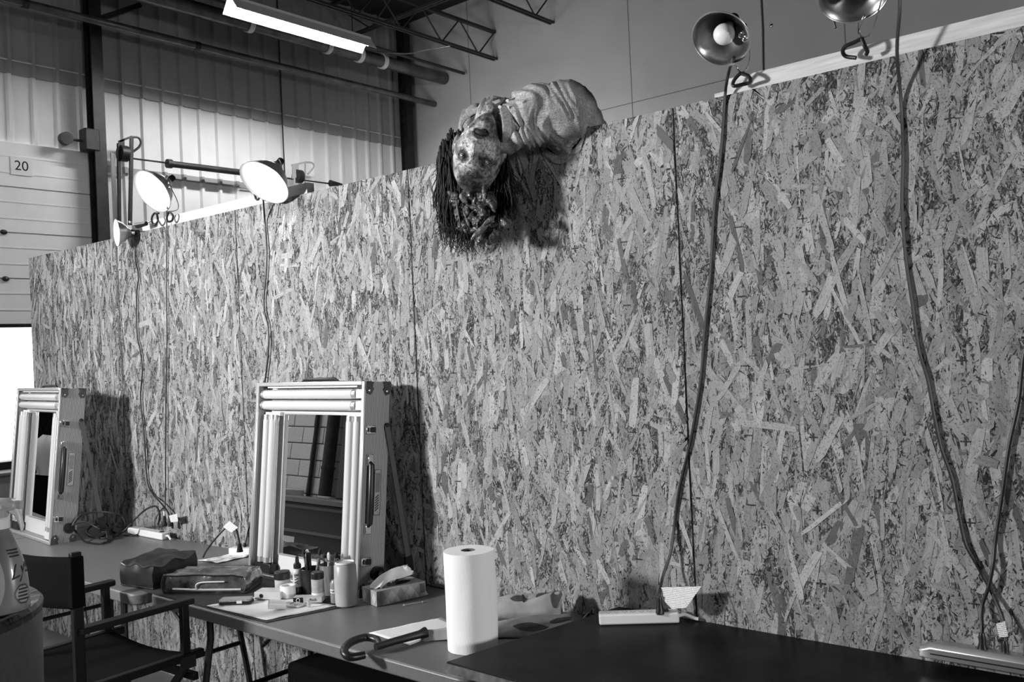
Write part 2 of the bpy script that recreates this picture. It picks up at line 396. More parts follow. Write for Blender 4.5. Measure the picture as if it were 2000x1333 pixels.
r1 = N.new('ShaderNodeMapRange'); r1.inputs[1].default_value = .25; r1.inputs[2].default_value = .75; r1.inputs[3].default_value = .78; r1.inputs[4].default_value = 1.2; L.new(n1.outputs[0], r1.inputs[0])
r2 = N.new('ShaderNodeMapRange'); r2.inputs[1].default_value = .58; r2.inputs[2].default_value = .70; r2.inputs[3].default_value = 1; r2.inputs[4].default_value = .4; L.new(n2.outputs[0], r2.inputs[0])
m1 = N.new('ShaderNodeMath'); m1.operation = 'MULTIPLY'; L.new(att.outputs['Fac'], m1.inputs[0]); L.new(r1.outputs[0], m1.inputs[1])
m2 = N.new('ShaderNodeMath'); m2.operation = 'MULTIPLY'; L.new(m1.outputs[0], m2.inputs[0]); L.new(r2.outputs[0], m2.inputs[1])
L.new(m2.outputs[0], bs.inputs['Base Color'])
M_osbcore = mat('osb_core', .14, .85, noise_amt=.7, scale=120, detail=3)

def strands(name, x0, x1, z0, z1, parent, dens=1.0, tonemul=1.0):
    W_, H_ = x1 - x0, z1 - z0; A = W_ * H_
    ox, oz = random.uniform(0, 50), random.uniform(0, 50)
    def fld(x, z):
        return np.sin(x * 7 + ox) * np.sin(z * 5 + oz) + .6 * np.sin(x * 17 + oz + z * 5) * np.sin(z * 11 + ox - x * 4)
    G = []
    def layer(n, L0, L1, w0, w1, sig, unif, tones, tw, d0, d1, tilt, rag, clump=0):
        n = int(n * A * dens)
        x = RNG.uniform(x0, x1, n); z = RNG.uniform(z0, z1, n)
        if clump:
            k = RNG.uniform(-1.2, 1.2, n) < fld(x, z) * clump; x, z = x[k], z[k]; n = len(x)
        L_ = RNG.uniform(L0, L1, n) / 2; w_ = RNG.uniform(w0, w1, n) / 2
        an = np.where(RNG.random(n) < unif, RNG.uniform(-PI / 2, PI / 2, n), RNG.normal(0, sig, n))
        dx, dz = np.sin(an), np.cos(an)
        base = RNG.uniform(d0, d1, n); tl = RNG.normal(0, tilt, n); tw_ = RNG.normal(0, tilt, n)
        t = np.array(tones)[RNG.choice(len(tones), n, p=tw)] * RNG.uniform(.84, 1.16, n) * tonemul * .58
        # six corners of a torn strand
        cu = np.array([-1, -.9, 1, .92, .95, -1]); cu = np.array([-1.0, .6, 1.0, 1.0, -.7, -1.0]); cv = np.array([-1, -1, -.5, 1, 1, .4.__float__()])
        U_ = cu[None] + RNG.uniform(-rag, rag, (n, 6)); V_ = cv[None] + RNG.uniform(-rag * 1.5, rag * 1.5, (n, 6))
        lu = U_ * L_[:, None]; lv = V_ * w_[:, None]
        X = x[:, None] + lu * dx[:, None] + lv * dz[:, None]; Z = z[:, None] + lu * dz[:, None] - lv * dx[:, None]
        X = np.clip(X, x0 + .001, x1 - .001); Z = np.clip(Z, z0, z1 - .0005)
        Y = -(base[:, None] + U_ * tl[:, None] + V_ * tw_[:, None] * .5); Y = np.minimum(Y, -.00005)
        P_ = np.stack([X, Y, Z], 2)
        off = RNG.uniform(0, 30, (n, 1, 2)); UV = np.stack([lu, lv], 2) + off
        G.append((P_, UV, t))
    fines = ([.04, .10, .20, .36, .54], [.22, .24, .22, .2, .12])
    layer(12000, .008, .034, .0020, .007, .5, .3, *fines, .0004, .0014, .0003, .3)
    layer(300, .08, .22, .016, .050, .30, .08, [.36, .45, .53], [.3, .4, .3], .0006, .0015, .0005, .10)
    layer(12500, .006, .026, .0014, .0052, .45, .3, *fines, .0009, .0018, .0003, .3, clump=1.2)
    layer(430, .05, .19, .008, .032, .33, .10, [.20, .40, .48, .58], [.06, .30, .36, .28], .0012, .0020, .0007, .12)
    layer(8000, .005, .024, .0010, .0036, .42, .25, [.06, .14, .28, .54], [.38, .24, .18, .2], .0014, .0022, .0002, .3, clump=1.0)
    layer(900, .004, .010, .0012, .0026, .5, .3, [.04, .09], [.4, .6], .0022, .0024, .00002, .2)
    layer(110, .06, .20, .010, .030, .32, .10, [.18, .46, .54, .62], [.08, .3, .36, .26], .0018, .0025, .0006, .10)
    P_ = np.concatenate([g[0] for g in G]); UV = np.concatenate([g[1] for g in G]); t = np.concatenate([g[2] for g in G]); n = len(P_)
    me = bpy.data.meshes.new(name); me.vertices.add(n * 6); me.loops.add(n * 6); me.polygons.add(n)
    me.vertices.foreach_set('co', P_.reshape(-1).astype(np.float32))
    idx = np.arange(n * 6, dtype=np.int32).reshape(n, 6)
    me.loops.foreach_set('vertex_index', idx.reshape(-1)); me.polygons.foreach_set('loop_start', np.arange(0, n * 6, 6, dtype=np.int32)); me.polygons.foreach_set('loop_total', np.full(n, 6, np.int32))
    uv = me.uv_layers.new(name='grain'); uv.data.foreach_set('uv', UV.reshape(-1).astype(np.float32))
    a_ = me.attributes.new('tone', 'FLOAT', 'FACE'); a_.data.foreach_set('value', t.astype(np.float32))
    me.update(calc_edges=True); me.validate(); me.materials.append(M_osb)
    o = bpy.data.objects.new(name, me); COL.objects.link(o); o.parent = parent; o['kind'] = 'stuff'; return o
pw = thing('wall_right', None, None, (0, 0, 0)); pw['kind'] = 'structure'
M_mark = mat('stamped_nail_mark', .03, .8)
for i in range(6):
    x0, x1 = seams[i] + .0025, seams[i + 1] - .0025
    bd = obj('osb_panel', MB().bb((x0, 0, .0), (x1, .0115, TOP)), M_osbcore, pw)
    strands('wood_strands', x0, x1, 0, TOP, bd, dens=(.62, .75, .9, 1, 1, .8)[i], tonemul=(1, 1, 1.02, 1, .98, .96)[i])
    mb = MB()
    for r in range(-6, 8):
        z = 1.608 + r * .2105
        if z > TOP - .03 or z < .05: continue
        for k in range(1, 6):
            x = x0 + (x1 - x0) * k / 6
            if abs(k - 3) == 0: continue
            for s_ in range(4): mb.bb((x - .013 + s_ * .007 , -.0032, z - .0022), (x - .008 + s_ * .007, -.0026, z + .0022))
            if k % 2 == 0: mb.bb((x - .002, -.0034, z - .012), (x + .002, -.0026, z + .012))
        for x in (x0 + .016, x1 - .03):
            for s_ in range(3): mb.bb((x + s_ * .005, -.0032, z - .003 + (.003 if x > x1 - .1 else .008)), (x + s_ * .005 + .004, -.0026, z + .003 + (.003 if x > x1 - .1 else .008)))
    o_ = obj('nail_mark', mb, M_mark, bd, smooth=False, kind='stuff')
for x in seams[:-1]:
    obj('stud', MB().bb((x - .019 if x > -6.3 else x + .002, .0125, 0), (x + .019 if x > -6.3 else x + .04, .10, TOP - .09)), M_lumber, pw)
obj('top_plate', MB().bb((-4.95, .0125, TOP - .085), (-3.35, .052, TOP + .052)), M_lumber, pw)
obj('top_plate', MB().bb((-1.275, .0125, TOP - .085), (.98, .052, TOP + .052)), M_lumber, pw)
obj('top_plate', MB().bb((-1.315, .0125, TOP - .07), (-1.2765, .052, TOP + .016)), M_lumber, pw)
obj('nail_head', MB().ell((-3.50, .011, TOP + .03), (.008, .003, .012), 6), M_steel, pw)

# ------------------------------------------------------------------ tables
TZ, DZT = .76, .81
def folding_table(label, x0, x1, y0, y1, group=None):
    t = thing('folding_table', label, 'table', ((x0 + x1) / 2, (y0 + y1) / 2, 0), group=group)
    hx, hy = (x1 - x0) / 2, (y1 - y0) / 2
    obj('table_top', MB().prism(rrect(-hx, -hy, hx, hy, .055, 8), TZ - .045, TZ), M_greytop, t, bev=.006)
    for s in (-1, 1):
        lx = s * (hx - .30)
        for yy_ in (-1, 1):
            obj('leg', MB().tube([(lx, yy_ * (hy - .1), TZ - .045), (lx, yy_ * (hy - .1), .6), (lx + s * .10, yy_ * (hy - .06), 0.0)], .014, 8), M_black, t)
        obj('leg_crossbar', MB().tube([(lx + s * .04, -(hy - .085), .35), (lx + s * .04, hy - .085, .35)], .011, 8), M_black, t)
        obj('folding_brace', MB().tube([(lx + s * .01, 0, .5), (lx - s * .28, 0, TZ - .05)], .007, 6), M_steel, t)
        obj('leg_crossbar', MB().tube([(lx, -(hy - .1), .67), (lx, hy - .1, .67)], .011, 8), M_black, t)
    return t
folding_table('grey folding table at the far left, under the far mirror case end', -7.25, -5.43, -.75, -.012)
folding_table('grey folding table in the middle with the dark zip pouches', -5.42, -3.60, -.745, -.012)
folding_table('grey folding table carrying the near mirror case and paper towel roll', -3.59, -1.79, -.70, -.012)
t = thing('dark_table', 'dark stained table in the lower right corner of the scene', 'table', (-.8, -.36, 0))
poly = [(-1.06, -.36), (-.945, .352), (1.1, .352), (1.1, -.40)]
obj('table_top', MB().prism(poly, DZT - .030, DZT), M_darktop, t, bev=.003)
obj('edge_band', MB().prism([(-1.062, -.364), (1.1, -.406), (1.1, -.402), (-1.06, -.3605)], DZT - .031, DZT - .004), M_darkedge, t)
for x in (-.55, 1.0):
    for y in (-.30, .27): obj('leg', MB().tube([(x, y, DZT - .03), (x, y, 0)], .018, 8), M_black, t)

tag(obj('black_floor_trunk', MB().add([(-2.83, -.60, 0), (-1.95, -.60, 0), (-1.95, -.08, 0), (-2.83, -.08, 0), (-2.80, -.60, .60), (-1.98, -.60, .60), (-1.98, -.1, .60), (-2.80, -.1, .60)], [(0, 1, 2, 3), (4, 5, 6, 7), (0, 1, 5, 4), (1, 2, 6, 5), (2, 3, 7, 6), (3, 0, 4, 7)]), M_canvas, bev=.02), 'large black bag on the floor under the near grey table', 'bag')
tag(obj('black_mat', MB().prism([(-3.66, -.69), tuple(at(520, 1218, 2, TZ)[:2]), tuple(at(672, 1187, 2, TZ)[:2]), (-2.79, -.31), (-3.66, -.22)], TZ + .0005, TZ + .003), mat('black_cloth', .025, .8, noise_amt=.3, scale=60)), 'black cloth mat across two grey tables under the makeup things', 'mat')

# ------------------------------------------------------------------ mirror cases
M_rib, nt, bs = _nt('ribbed_case_skin'); N = nt.nodes; L = nt.links
bs.inputs['Base Color'].default_value = g3(.30); bs.inputs['Metallic'].default_value = .15; bs.inputs['Roughness'].default_value = .5
tc = N.new('ShaderNodeTexCoord'); wv = N.new('ShaderNodeTexWave'); wv.wave_type = 'BANDS'; wv.bands_direction = 'Y'; wv.inputs['Scale'].default_value = 42
L.new(tc.outputs['Object'], wv.inputs[0]); bp = N.new('ShaderNodeBump'); bp.inputs['Distance'].default_value = .002; bp.inputs['Strength'].default_value = .5
L.new(wv.outputs['Fac'], bp.inputs['Height']); L.new(bp.outputs[0], bs.inputs['Normal'])
rr = N.new('ShaderNodeMapRange'); rr.inputs[3].default_value = .17; rr.inputs[4].default_value = .40; L.new(wv.outputs['Fac'], rr.inputs[0]); L.new(rr.outputs[0], bs.inputs['Base Color'])
M_trim = mat('aluminium_trim', .62, .3, metal=.7)
M_inner = mat('case_lining', .62, .5)
M_corner = mat('corner_guard', .07, .4, metal=.4, noise_amt=.5, scale=60)
M_mirror = mat('mirror_glass', .82, .0, metal=1)
M_tube = mat('frosted_lamp_tube', .60, .18, spec=.6, coat=.6)
M_prt = mat('print_black', .02, .7)
def mirror_case(label, loc, rz, tilt, plug=True):
    W_, H_, D_ = .725, .835, .13; h = W_ / 2; T = .014
    t = thing('mirror_case', label, 'mirror', loc, (-tilt, 0, rz))
    obj('side_panel', MB().bb((h - T, 0, 0), (h, D_, H_)), M_rib, t, bev=.002)
    obj('side_panel', MB().bb((-h, 0, 0), (-h + T, D_, H_)), M_rib, t, bev=.002)
    obj('top_panel', MB().bb((-h + T, 0, H_ - T), (h - T, D_, H_)), M_rib, t, bev=.002)
    obj('bottom_panel', MB().bb((-h + T, 0, 0), (h - T, D_, T)), M_rib, t, bev=.002)
    obj('back_panel', MB().bb((-h + T, D_ - .012, T), (h - T, D_, H_ - T)), M_inner, t)
    for a, b in (((h - .017, -.006, 0), (h + .001, .004, H_)), ((-h - .001, -.006, 0), (-h + .017, .004, H_)), ((-h + .017, -.006, H_ - .016), (h - .017, .004, H_ + .001)), ((-h + .017, -.006, -.001), (h - .017, .004, .016))):
        obj('edge_trim', MB().bb(a, b), M_trim, t, bev=.003)
    obj('backing_board', MB().bb((-h + T, .055, T), (h - T, .06, H_ - T)), M_inner, t)
    mi = obj('mirror_glass', MB().bb((-.215, .049, .105), (.225, .0545, .70)), M_mirror, t)
    fo = MB(); 
    for a, b in (((-.222, .045, .098), (-.215, .056, .707)), ((.225, .045, .098), (.232, .056, .707)), ((-.215, .045, .70), (.225, .056, .707)), ((-.215, .045, .098), (.225, .056, .105))): fo.bb(a, b)
    obj('mirror_frame', fo, M_trim, mi)
    for x in (-.305, -.262, .255, .300):
        tb = obj('lamp_tube', MB().tube([(x, .022, .085), (x, .022, .675)], .0195, 20), M_tube, t)
        for z in (.075, .685): obj('tube_cap', MB().tube([(x, .022, z - .012), (x, .022, z + .012)], .0185, 16), M_trim, tb)
    for z in (.785, .738):
        tb = obj('lamp_tube', MB().tube([(-.325, .022, z), (.27, .022, z)], .0205, 20), M_tube, t)
        for x in (-.334, .280): obj('tube_cap', MB().tube([(x - .01, .022, z), (x + .01, .022, z)], .0195, 16), M_trim, tb)
        obj('lamp_socket', MB().bb((.295, .008, z - .018), (.335, .05, z + .018)), M_inner, t, bev=.003)
    for x0 in (-.29, .27):
        obj('socket_block', MB().bb((x0 - .05, .03, .692), (x0 + .06, .055, .708)), M_white, t, bev=.002)
        obj('socket_block', MB().bb((x0 - .05, .012, .018), (x0 + .06, .055, .058)), M_black if x0 < 0 else M_inner, t, bev=.002)
    obj('light_strip', MB().bb((-.30, .01, .812), (.30, .05, .819)), M_white, t)
    # corner guards
    for sx in (-1, 1):
        for z0 in (0, 1):
            z = z0 * H_; s_ = -1 if z0 else 1
            X = sx * (h + .0015)
            for y0 in (0, D_):
                yd = 1 if y0 == 0 else -1
                pts = [(X, y0, z), (X, y0 + yd * .040, z), (X, y0 + yd * .034, z + s_ * .018), (X, y0 + yd * .04, z + s_ * .03), (X, y0 + yd * .026, z + s_ * .052), (X, y0 + yd * .008, z + s_ * .048), (X, y0, z + s_ * .03)]
                g_ = obj('corner_guard', MB().plate(pts, (sx, 0, 0), .003), M_corner, t)
                obj('rivet', MB().ell((X + sx * .003, .018 if y0 == 0 else D_ - .02, z + s_ * .036), (.003, .006, .006), 5), M_chrome, g_)
    for s0, s1_ in ((-h, -h + .05), (h - .05, h)): obj('corner_guard', MB().bb((s0, D_ - .04, H_), (s1_, D_ + .002, H_ + .003)), M_corner, t)
    # latches and handle on the right side
    for z in (.645, .135):
        la = obj('latch', MB().bb((h + .001, .004, z - .017), (h + .010, .052, z + .017)), M_chrome, t, bev=.003)
        obj('latch_hook', MB().tube([(h + .014, .018, z - .008), (h + .014, .018, z + .008)], .005, 8).bb((h + .009, .03, z - .011), (h + .014, .05, z + .011)), M_steel, la)
    hd = obj('handle', MB().tube([(h + .004, .03, .27), (h + .018, .03, .282), (h + .021, .03, .395), (h + .018, .03, .508), (h + .004, .03, .52)], [.008, .012, .013, .012, .008], 12), M_black, t, 'black grip handle')
    for z in (.262, .528): obj('handle_mount', MB().bb((h + .001, .016, z - .022), (h + .012, .046, z + .022)), M_chrome, hd, bev=.003)
    pl_ = obj('instruction_plate', MB().prism(rrect(-.018, -.09, .018, .09, .006), 0, .0015), M_alu, t)
    pl_.rotation_euler = (PI / 2, 0, PI / 2); pl_.location = (h + .001, .078, .40)
    ln = MB()
    for a in rrect(-.0165, -.0885, .0165, .0885, .006)[:1]: pass
    R_ = rrect(-.0165, -.0885, .0165, .0885, .006); ln.tube([(x, y, .0018) for x, y in R_], .0012, 4, closed=True)
    for k in range(9): ln.bb((-.011 + k * .0026, .0, .0015), (-.0102 + k * .0026, .075, .0019))
    for k in range(6): ln.plate([(-.010, -.075 + k * .010, .0015), (.008, -.062 + k * .010, .0015), (.008, -.057 + k * .010, .0015), (-.010, -.070 + k * .010, .0015)], (0, 0, 1), .0005)
    obj('plate_print', ln, M_prt, pl_)
    obj('top_handle', MB().tube([(-.12, .06, H_ + .002), (-.10, .06, H_ + .014), (.10, .06, H_ + .014), (.12, .06, H_ + .002)], .008, 8), M_black, t)
    obj('hinge_tab', MB().bb((.13, .05, H_), (.17, .075, H_ + .006)).bb((-.17, .05, H_), (-.13, .075, H_ + .006)), M_chrome, t)
    sk = obj('power_inlet', MB().tube([(h, .085, .085), (h + .022, .085, .085)], .028, 18), M_black, t)
    # rear brace struts
    for sx in (-1, 1):
        a = Vector((sx * (h + .006), D_ - .018, .665)); b_ = Vector((sx * (h + .006), D_ + .142, .05))
        br = obj('brace_strut', MB().bar(a, b_, .024, .005, side=(1, 0, 0)), M_strut, t)
        obj('pivot_bolt', MB().tube([a, a + Vector((sx * .008, 0, 0))], .009, 8), M_steel, br)
        obj('brace_foot', MB().bar(b_ + (a - b_) * .03, b_ + (a - b_) * .14, .036, .012, side=(1, 0, 0)), M_black, br)
    return t
M_strut = mat('strut_metal', .11, .5, metal=.3)
c1 = mirror_case('near aluminium mirror case with fluorescent tubes standing open on the table', (-3.118, -.290, TZ + .001), 0, math.radians(6))
c2 = mirror_case('far left aluminium mirror case with fluorescent tubes beside the spray bottle', (-5.405, -.432, TZ + .001), math.radians(-5), math.radians(6))
# mirror case cords
I1 = lambda t_, p: inv(t_).inverted() @ Vector(p)
s1 = I1(c1, (.3625 + .03, .085, .085))
t = thing('extension_cord', 'black cord with paper tag plugged into the near mirror case', 'cord', s1)
w2l = lambda p: Vector(p) - s1
obj('cord_plug', MB().tube([w2l(s1), w2l(s1 + Vector((.035, -.004, -.006)))], [.015, .011], 10), M_black, t)
pth = [s1 + Vector((.03, -.004, -.005)), s1 + Vector((.085, -.006, -.022)), at(790, 1112, 1, -.13), at(808, 1130, 1, -.08), Vector((-2.60, -.06, TZ + .02)), Vector((-2.55, -.03, TZ + .006))]
obj('cord_line', MB().tube([w2l(p) for p in pth], .0045, 8, smooth=6), M_cord, t)
obj('paper_tag', MB().tube([w2l(s1 + Vector((.038, -.004, -.006))), w2l(s1 + Vector((.078, -.006, -.018)))], .014, 8), mat('tag_print', .6, .6, noise_amt=.9, scale=90), t)
s2 = I1(c2, (.3625 + .03, .085, .085))
t = thing('extension_cord', 'black cord coiled on the table beside the far mirror case', 'cord', s2)
w2l = lambda p: Vector(p) - s2
q = lambda px, py, z=TZ + .008: at(px, py, 2, z)
V = lambda px, py, y: at(px, py, 1, y)
pth = [s2, V(160, 1006, -.33), V(205, 1001, -.3), V(236, 1010, -.24), q(242, 1030, .80), q(215, 1050), q(185, 1050), q(170, 1040), q(180, 1028, .79), q(205, 1022, .80), q(215, 1035), q(235, 1045), q(262, 1047), q(275, 1040)]
obj('cord_line', MB().tube([w2l(p) for p in pth], .005, 8, smooth=6), M_cord, t)
pth = [s2 + Vector((.0, 0, -.01)), V(145, 1035, -.34), q(165, 1058), q(200, 1062), q(222, 1050), V(245, 1035, -.16), V(270, 1008, -.10), V(290, 993, -.07), V(305, 990, -.05), V(312, 1005, -.05), V(309, 1025, -.05)]
obj('cord_line', MB().tube([w2l(p) for p in pth], .005, 8, smooth=6), M_cord, t)
pth = [s2 + Vector((.0, 0, .01)), V(165, 1020, -.33), V(200, 1036, -.28), q(220, 1032, .79), q(205, 1046), q(192, 1052)]
obj('cord_line', MB().tube([w2l(p) for p in pth], .005, 8, smooth=6), M_cord, t)
obj('cord_plug', MB().tube([w2l(s2 - Vector((.028, 0, 0))), w2l(s2 + Vector((.012, 0, 0)))], .017, 10), M_black, t)
obj('cord_wrap', MB().tube([w2l(q(212, 1035, .775)), w2l(q(214, 1052, .775))], .016, 8), M_black, t)

# ------------------------------------------------------------------ clamp lamps
M_refl_out = mat('reflector_outside', .55, .35, metal=.75)
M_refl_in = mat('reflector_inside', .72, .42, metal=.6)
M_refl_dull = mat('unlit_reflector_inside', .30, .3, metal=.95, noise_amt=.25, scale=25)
M_sock = mat('black_socket', .01, .4)
def clamp_lamp(label, c, aim, dia, lit, power=0, clamp=None, depth=None, emitv=40):
    c = Vector(c); aim = Vector(aim).normalized(); t = thing('clamp_lamp', label, 'lamp', c)
    q_ = aim.to_track_quat('-Z', 'Y'); M = q_.to_matrix().to_4x4(); R = dia / 2; Dp = depth or R * .95
    prof = [(R * 1.03, -.002), (R * 1.03, .002), (R * .97, .006), (R * .9, Dp * .22), (R * .74, Dp * .50), (R * .52, Dp * .74), (R * .32, Dp * .92), (R * .27, Dp), (R * .24, Dp * 1.06)]
    pin = [(r - .0016, z - .0008) for r, z in prof]
    obj('reflector', MB().lathe(prof, 44, M), M_refl_out, t, ang=60, label='polished metal bowl')
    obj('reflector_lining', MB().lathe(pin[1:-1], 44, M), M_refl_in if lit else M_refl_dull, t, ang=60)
    rim = MB().tube([M @ Vector((R * 1.03 * math.cos(a), R * 1.03 * math.sin(a), 0)) for a in [2 * PI * k / 40 for k in range(40)]], .0022, 6, closed=True); obj('rim', rim, M_alu, t)
    sr = .017 if dia > .15 else .014
    obj('socket', MB().lathe([(R * .24, Dp * .96), (sr * 1.15, Dp * 1.05), (sr * 1.2, Dp + .018), (sr, Dp + .022), (sr * .95, Dp + .048), (sr * .6, Dp + .054), (.0001, Dp + .055)], 22, M), M_sock, t)
    obj('switch_key', MB().box(M @ Vector((sr * 1.3, 0, Dp + .03)), (.012, .006, .008)), M_sock, t)
    br = .031; bl = MB().ell(M @ Vector((0, 0, R * .36)), (br, br, br), 12).lathe([(br * .86, R * .36 + br * .5), (.016, R * .36 + br * 1.35), (.013, Dp * 1.1)], 20, M)
    obj('bulb', bl, emit('lit_bulb_%d' % int(power * 10), emitv) if lit else M_bulb, t)
    if power:
        l = bpy.data.lights.new('bulb_light', 'SPOT'); l.energy = power; l.spot_size = math.radians(150); l.spot_blend = .3; l.shadow_soft_size = .03
        lo = bpy.data.objects.new('bulb_light', l); COL.objects.link(lo); lo.location = c - aim * -.012; lo.rotation_euler = q_.to_euler()
    return t, M
M_bulb = mat('frosted_bulb', .82, .25, coat=.5)
def cdir(i, j, k): return (RT * i + UP * j - FW * k)
LA = clamp_lamp('lit clamp lamp with a wide bowl, second from the left end of the partition', at(297, 374, 1, -.12), cdir(-.40, -.52, .60), .232, True, 3.5)
LB = clamp_lamp('lit clamp lamp nearest the near mirror case, at the partition top', at(516, 357, 1, -.12), cdir(-.33, -.72, .55), .234, True, 3.5)
LC = clamp_lamp('small lit clamp lamp facing left at the far end of the partition', at(228, 455, 1, -.10), cdir(-.90, -.10, .62), .145, True, 2.5)
LD = clamp_lamp('unlit clamp lamp with a visible white bulb, left one of the right pair', at(1408, 77, 1, -.15), cdir(-.51, -.81, .67), .165, False)
LE = clamp_lamp('unlit clamp lamp cut off by the top edge of the photo', at(1667, -14, 1, -.15), cdir(-.18, -.91, .66), .175, False)
def clamp(t, loops, wires, knobs=()):
    o = t.location; q_ = lambda p: at(p[0], p[1], 1, p[2]) - o
    for l_ in loops: obj('clamp_grip', MB().tube([q_(p) for p in l_], .0058, 8, smooth=4), M_sock, t)
    for l_ in wires: obj('spring_wire', MB().tube([q_(p) for p in l_], .0022, 6, smooth=5), M_chrome, t)
    for p in knobs: obj('clamp_knob', MB().ell(q_(p), (.010, .008, .010), 8), M_chrome, t)
clamp(LD[0], [[(1446, 143, -.03), (1435, 155, -.03), (1431, 165, -.03), (1436, 168, -.03), (1450, 165, -.02), (1462, 162, -.015), (1466, 156, -.03), (1460, 148, -.03), (1449, 144, -.03)]],
      [[(1452, 55, -.10), (1460, 78, -.09), (1464, 100, -.07), (1462, 125, -.04), (1456, 138, -.03), (1446, 141, -.03), (1438, 128, -.04), (1438, 108, -.07)]], [(1453, 52, -.10), (1455, 62, -.10), (1448, 68, -.10), (1455, 75, -.10)])
clamp(LE[0], [[(1683, 75, -.04), (1668, 83, -.04), (1652, 90, -.04), (1646, 100, -.03), (1652, 110, -.02), (1672, 113, -.02)], [(1683, 75, -.04), (1688, 88, -.04), (1694, 100, -.03), (1692, 106, -.02)]],
      [[(1726, -20, -.12), (1716, 20, -.10), (1707, 50, -.07), (1697, 70, -.05), (1684, 73, -.04), (1676, 62, -.05), (1677, 40, -.08)], [(1688, 30, -.09), (1678, 58, -.05), (1684, 78, -.04)]])
clamp(LA[0], [[(330, 414, -.03), (326, 425, -.03), (328, 433, -.03), (336, 431, -.02), (338, 422, -.02), (332, 415, -.03)]],
      [[(330, 360, -.09), (338, 375, -.07), (348, 398, -.04), (346, 410, -.03), (334, 413, -.03), (331, 412, -.03)]], [(325, 346, -.09), (330, 358, -.09), (332, 366, -.09)])
clamp(LB[0], [[(497, 378, -.02), (500, 388, -.02), (504, 390, -.02), (507, 384, -.02)]],
      [[(545, 312, -.09), (550, 325, -.06), (548, 345, -.02), (544, 380, .02)]], [(541, 328, -.09), (543, 336, -.08)])
clamp(LC[0], [[(310, 417, -.02), (303, 416, -.02), (297, 424, -.02), (297, 434, -.03), (303, 440, -.03), (308, 430, -.03), (306, 418, -.02)]],
      [[(262, 436, -.07), (275, 440, -.06), (290, 435, -.04), (298, 431, -.03)]], [(260, 455, -.10), (254, 434, -.10)])
obj('clamp_body', MB().tube([at(268, 441, 1, -.06) - LC[0].location, at(286, 437, 1, -.05) - LC[0].location], [.016, .012], 8), M_sock, LC[0])

# ------------------------------------------------------------------ cords hanging down the partition
def wall_cord(label, px, y=-.014, r=.0042, ys=None, plug=True, group=None, lamp=None):
    pts = []
    for i, (a, b) in enumerate(px):
        yv = (ys[i] if ys else y); pts.append(at(a, b, 1, yv))
    o = pts[-1].copy(); sp = spline([Vector(p) for p in pts], 5)
    if lamp:
        t = obj('power_cord', MB().tube([p - o for p in sp], r, 8), M_cord, lamp); t.location = o - lamp.location; t['at'] = list(o)
    else:
        t = thing('extension_cord', label, 'cord', o)
        obj('cord_line', MB().tube([p - o for p in sp], r, 8), M_cord, t)
    if plug:
        d = Vector((0, 0, -1)); L_ = .045
        obj('cord_plug', MB().tube([Vector((0, 0, .012)), Vector((0, 0, 0)), d * .012, d * .03, d * L_], [.006, .009, .008, .013, .014], 10), M_black, t)
    return t
def tagsheet(t, pts, m=None):
    o = Vector(t['at']) if 'at' in t else t.location; return obj('paper_tag', MB().plate([Vector(p) - o for p in pts], (0, -1, 0), .0006), m or M_tag, t)
M_tag, nt, bs = _nt('printed_tag'); N = nt.nodes; L = nt.links
tc = N.new('ShaderNodeTexCoord'); mp = N.new('ShaderNodeMapping'); mp.inputs['Scale'].default_value = (900, 900, 260); L.new(tc.outputs['Object'], mp.inputs[0])
nn = N.new('ShaderNodeTexNoise'); nn.inputs['Scale'].default_value = 1; L.new(mp.outputs[0], nn.inputs[0])
wv = N.new('ShaderNodeTexWave'); wv.bands_direction = 'Z'; wv.inputs['Scale'].default_value = 60; L.new(tc.outputs['Object'], wv.inputs[0])
mm = N.new('ShaderNodeMath'); mm.operation = 'MULTIPLY'; L.new(nn.outputs[0], mm.inputs[0]); L.new(wv.outputs['Fac'], mm.inputs[1])
rg = N.new('ShaderNodeMapRange'); rg.inputs[1].default_value = .38; rg.inputs[2].default_value = .48; rg.inputs[3].default_value = .75; rg.inputs[4].default_value = .18; L.new(mm.outputs[0], rg.inputs[0]); L.new(rg.outputs[0], bs.inputs['Base Color'])
bs.inputs['Roughness'].default_value = .8

SY = -.045
tA_ = wall_cord(None, [(262, 450), (263.5, 458), (264, 506), (270.6, 540), (266.7, 577), (267.5, 653), (273, 682), (278, 724), (274.6, 780), (282, 856), (287.6, 940), (300, 967), (311.6, 980), (326, 998), (333, 1012)], ys=[-.06, -.014] + [-.014] * 10 + [-.03, -.04, SY], lamp=LC[0])
tg = tA_; tagsheet(tg, [at(330, 1008, 1, SY - .01), at(346, 1004, 1, SY - .01), at(348, 1019, 1, SY - .01), at(334, 1021, 1, SY - .01)])
t = wall_cord(None, [(327, 405), (325.8, 430), (325, 561), (326, 666), (324, 780), (323, 960), (321, 1012)], ys=[-.07, -.014, -.014, -.014, -.014, -.02, SY], r=.0032, lamp=LA[0])
obj('white_collar', MB().tube([(0, 0, .004), (0, 0, .035)], .006, 8), M_white, t)
wall_cord(None, [(514, 388), (517, 430), (520.7, 482), (520, 527), (515, 598), (523.6, 640), (524, 687), (517.5, 745), (505, 830), (498, 900), (494, 1000), (487, 1030), (478, 1066)], ys=[-.06] + [-.014] * 10 + [-.02, -.05], lamp=LB[0])
tD = wall_cord(None, [(1434, 112), (1425, 135), (1419, 163), (1416, 190), (1409, 289), (1398, 380), (1394, 420), (1387, 540), (1377, 640), (1370, 730), (1360, 800), (1347, 870), (1328, 950), (1318, 1020), (1310, 1080), (1295, 1125), (1288, 1160), (1288, 1172)], ys=[-.13, -.05, -.03] + [-.009] * 11 + [-.03, -.06, -.095, -.10], r=.0046, lamp=LD[0])
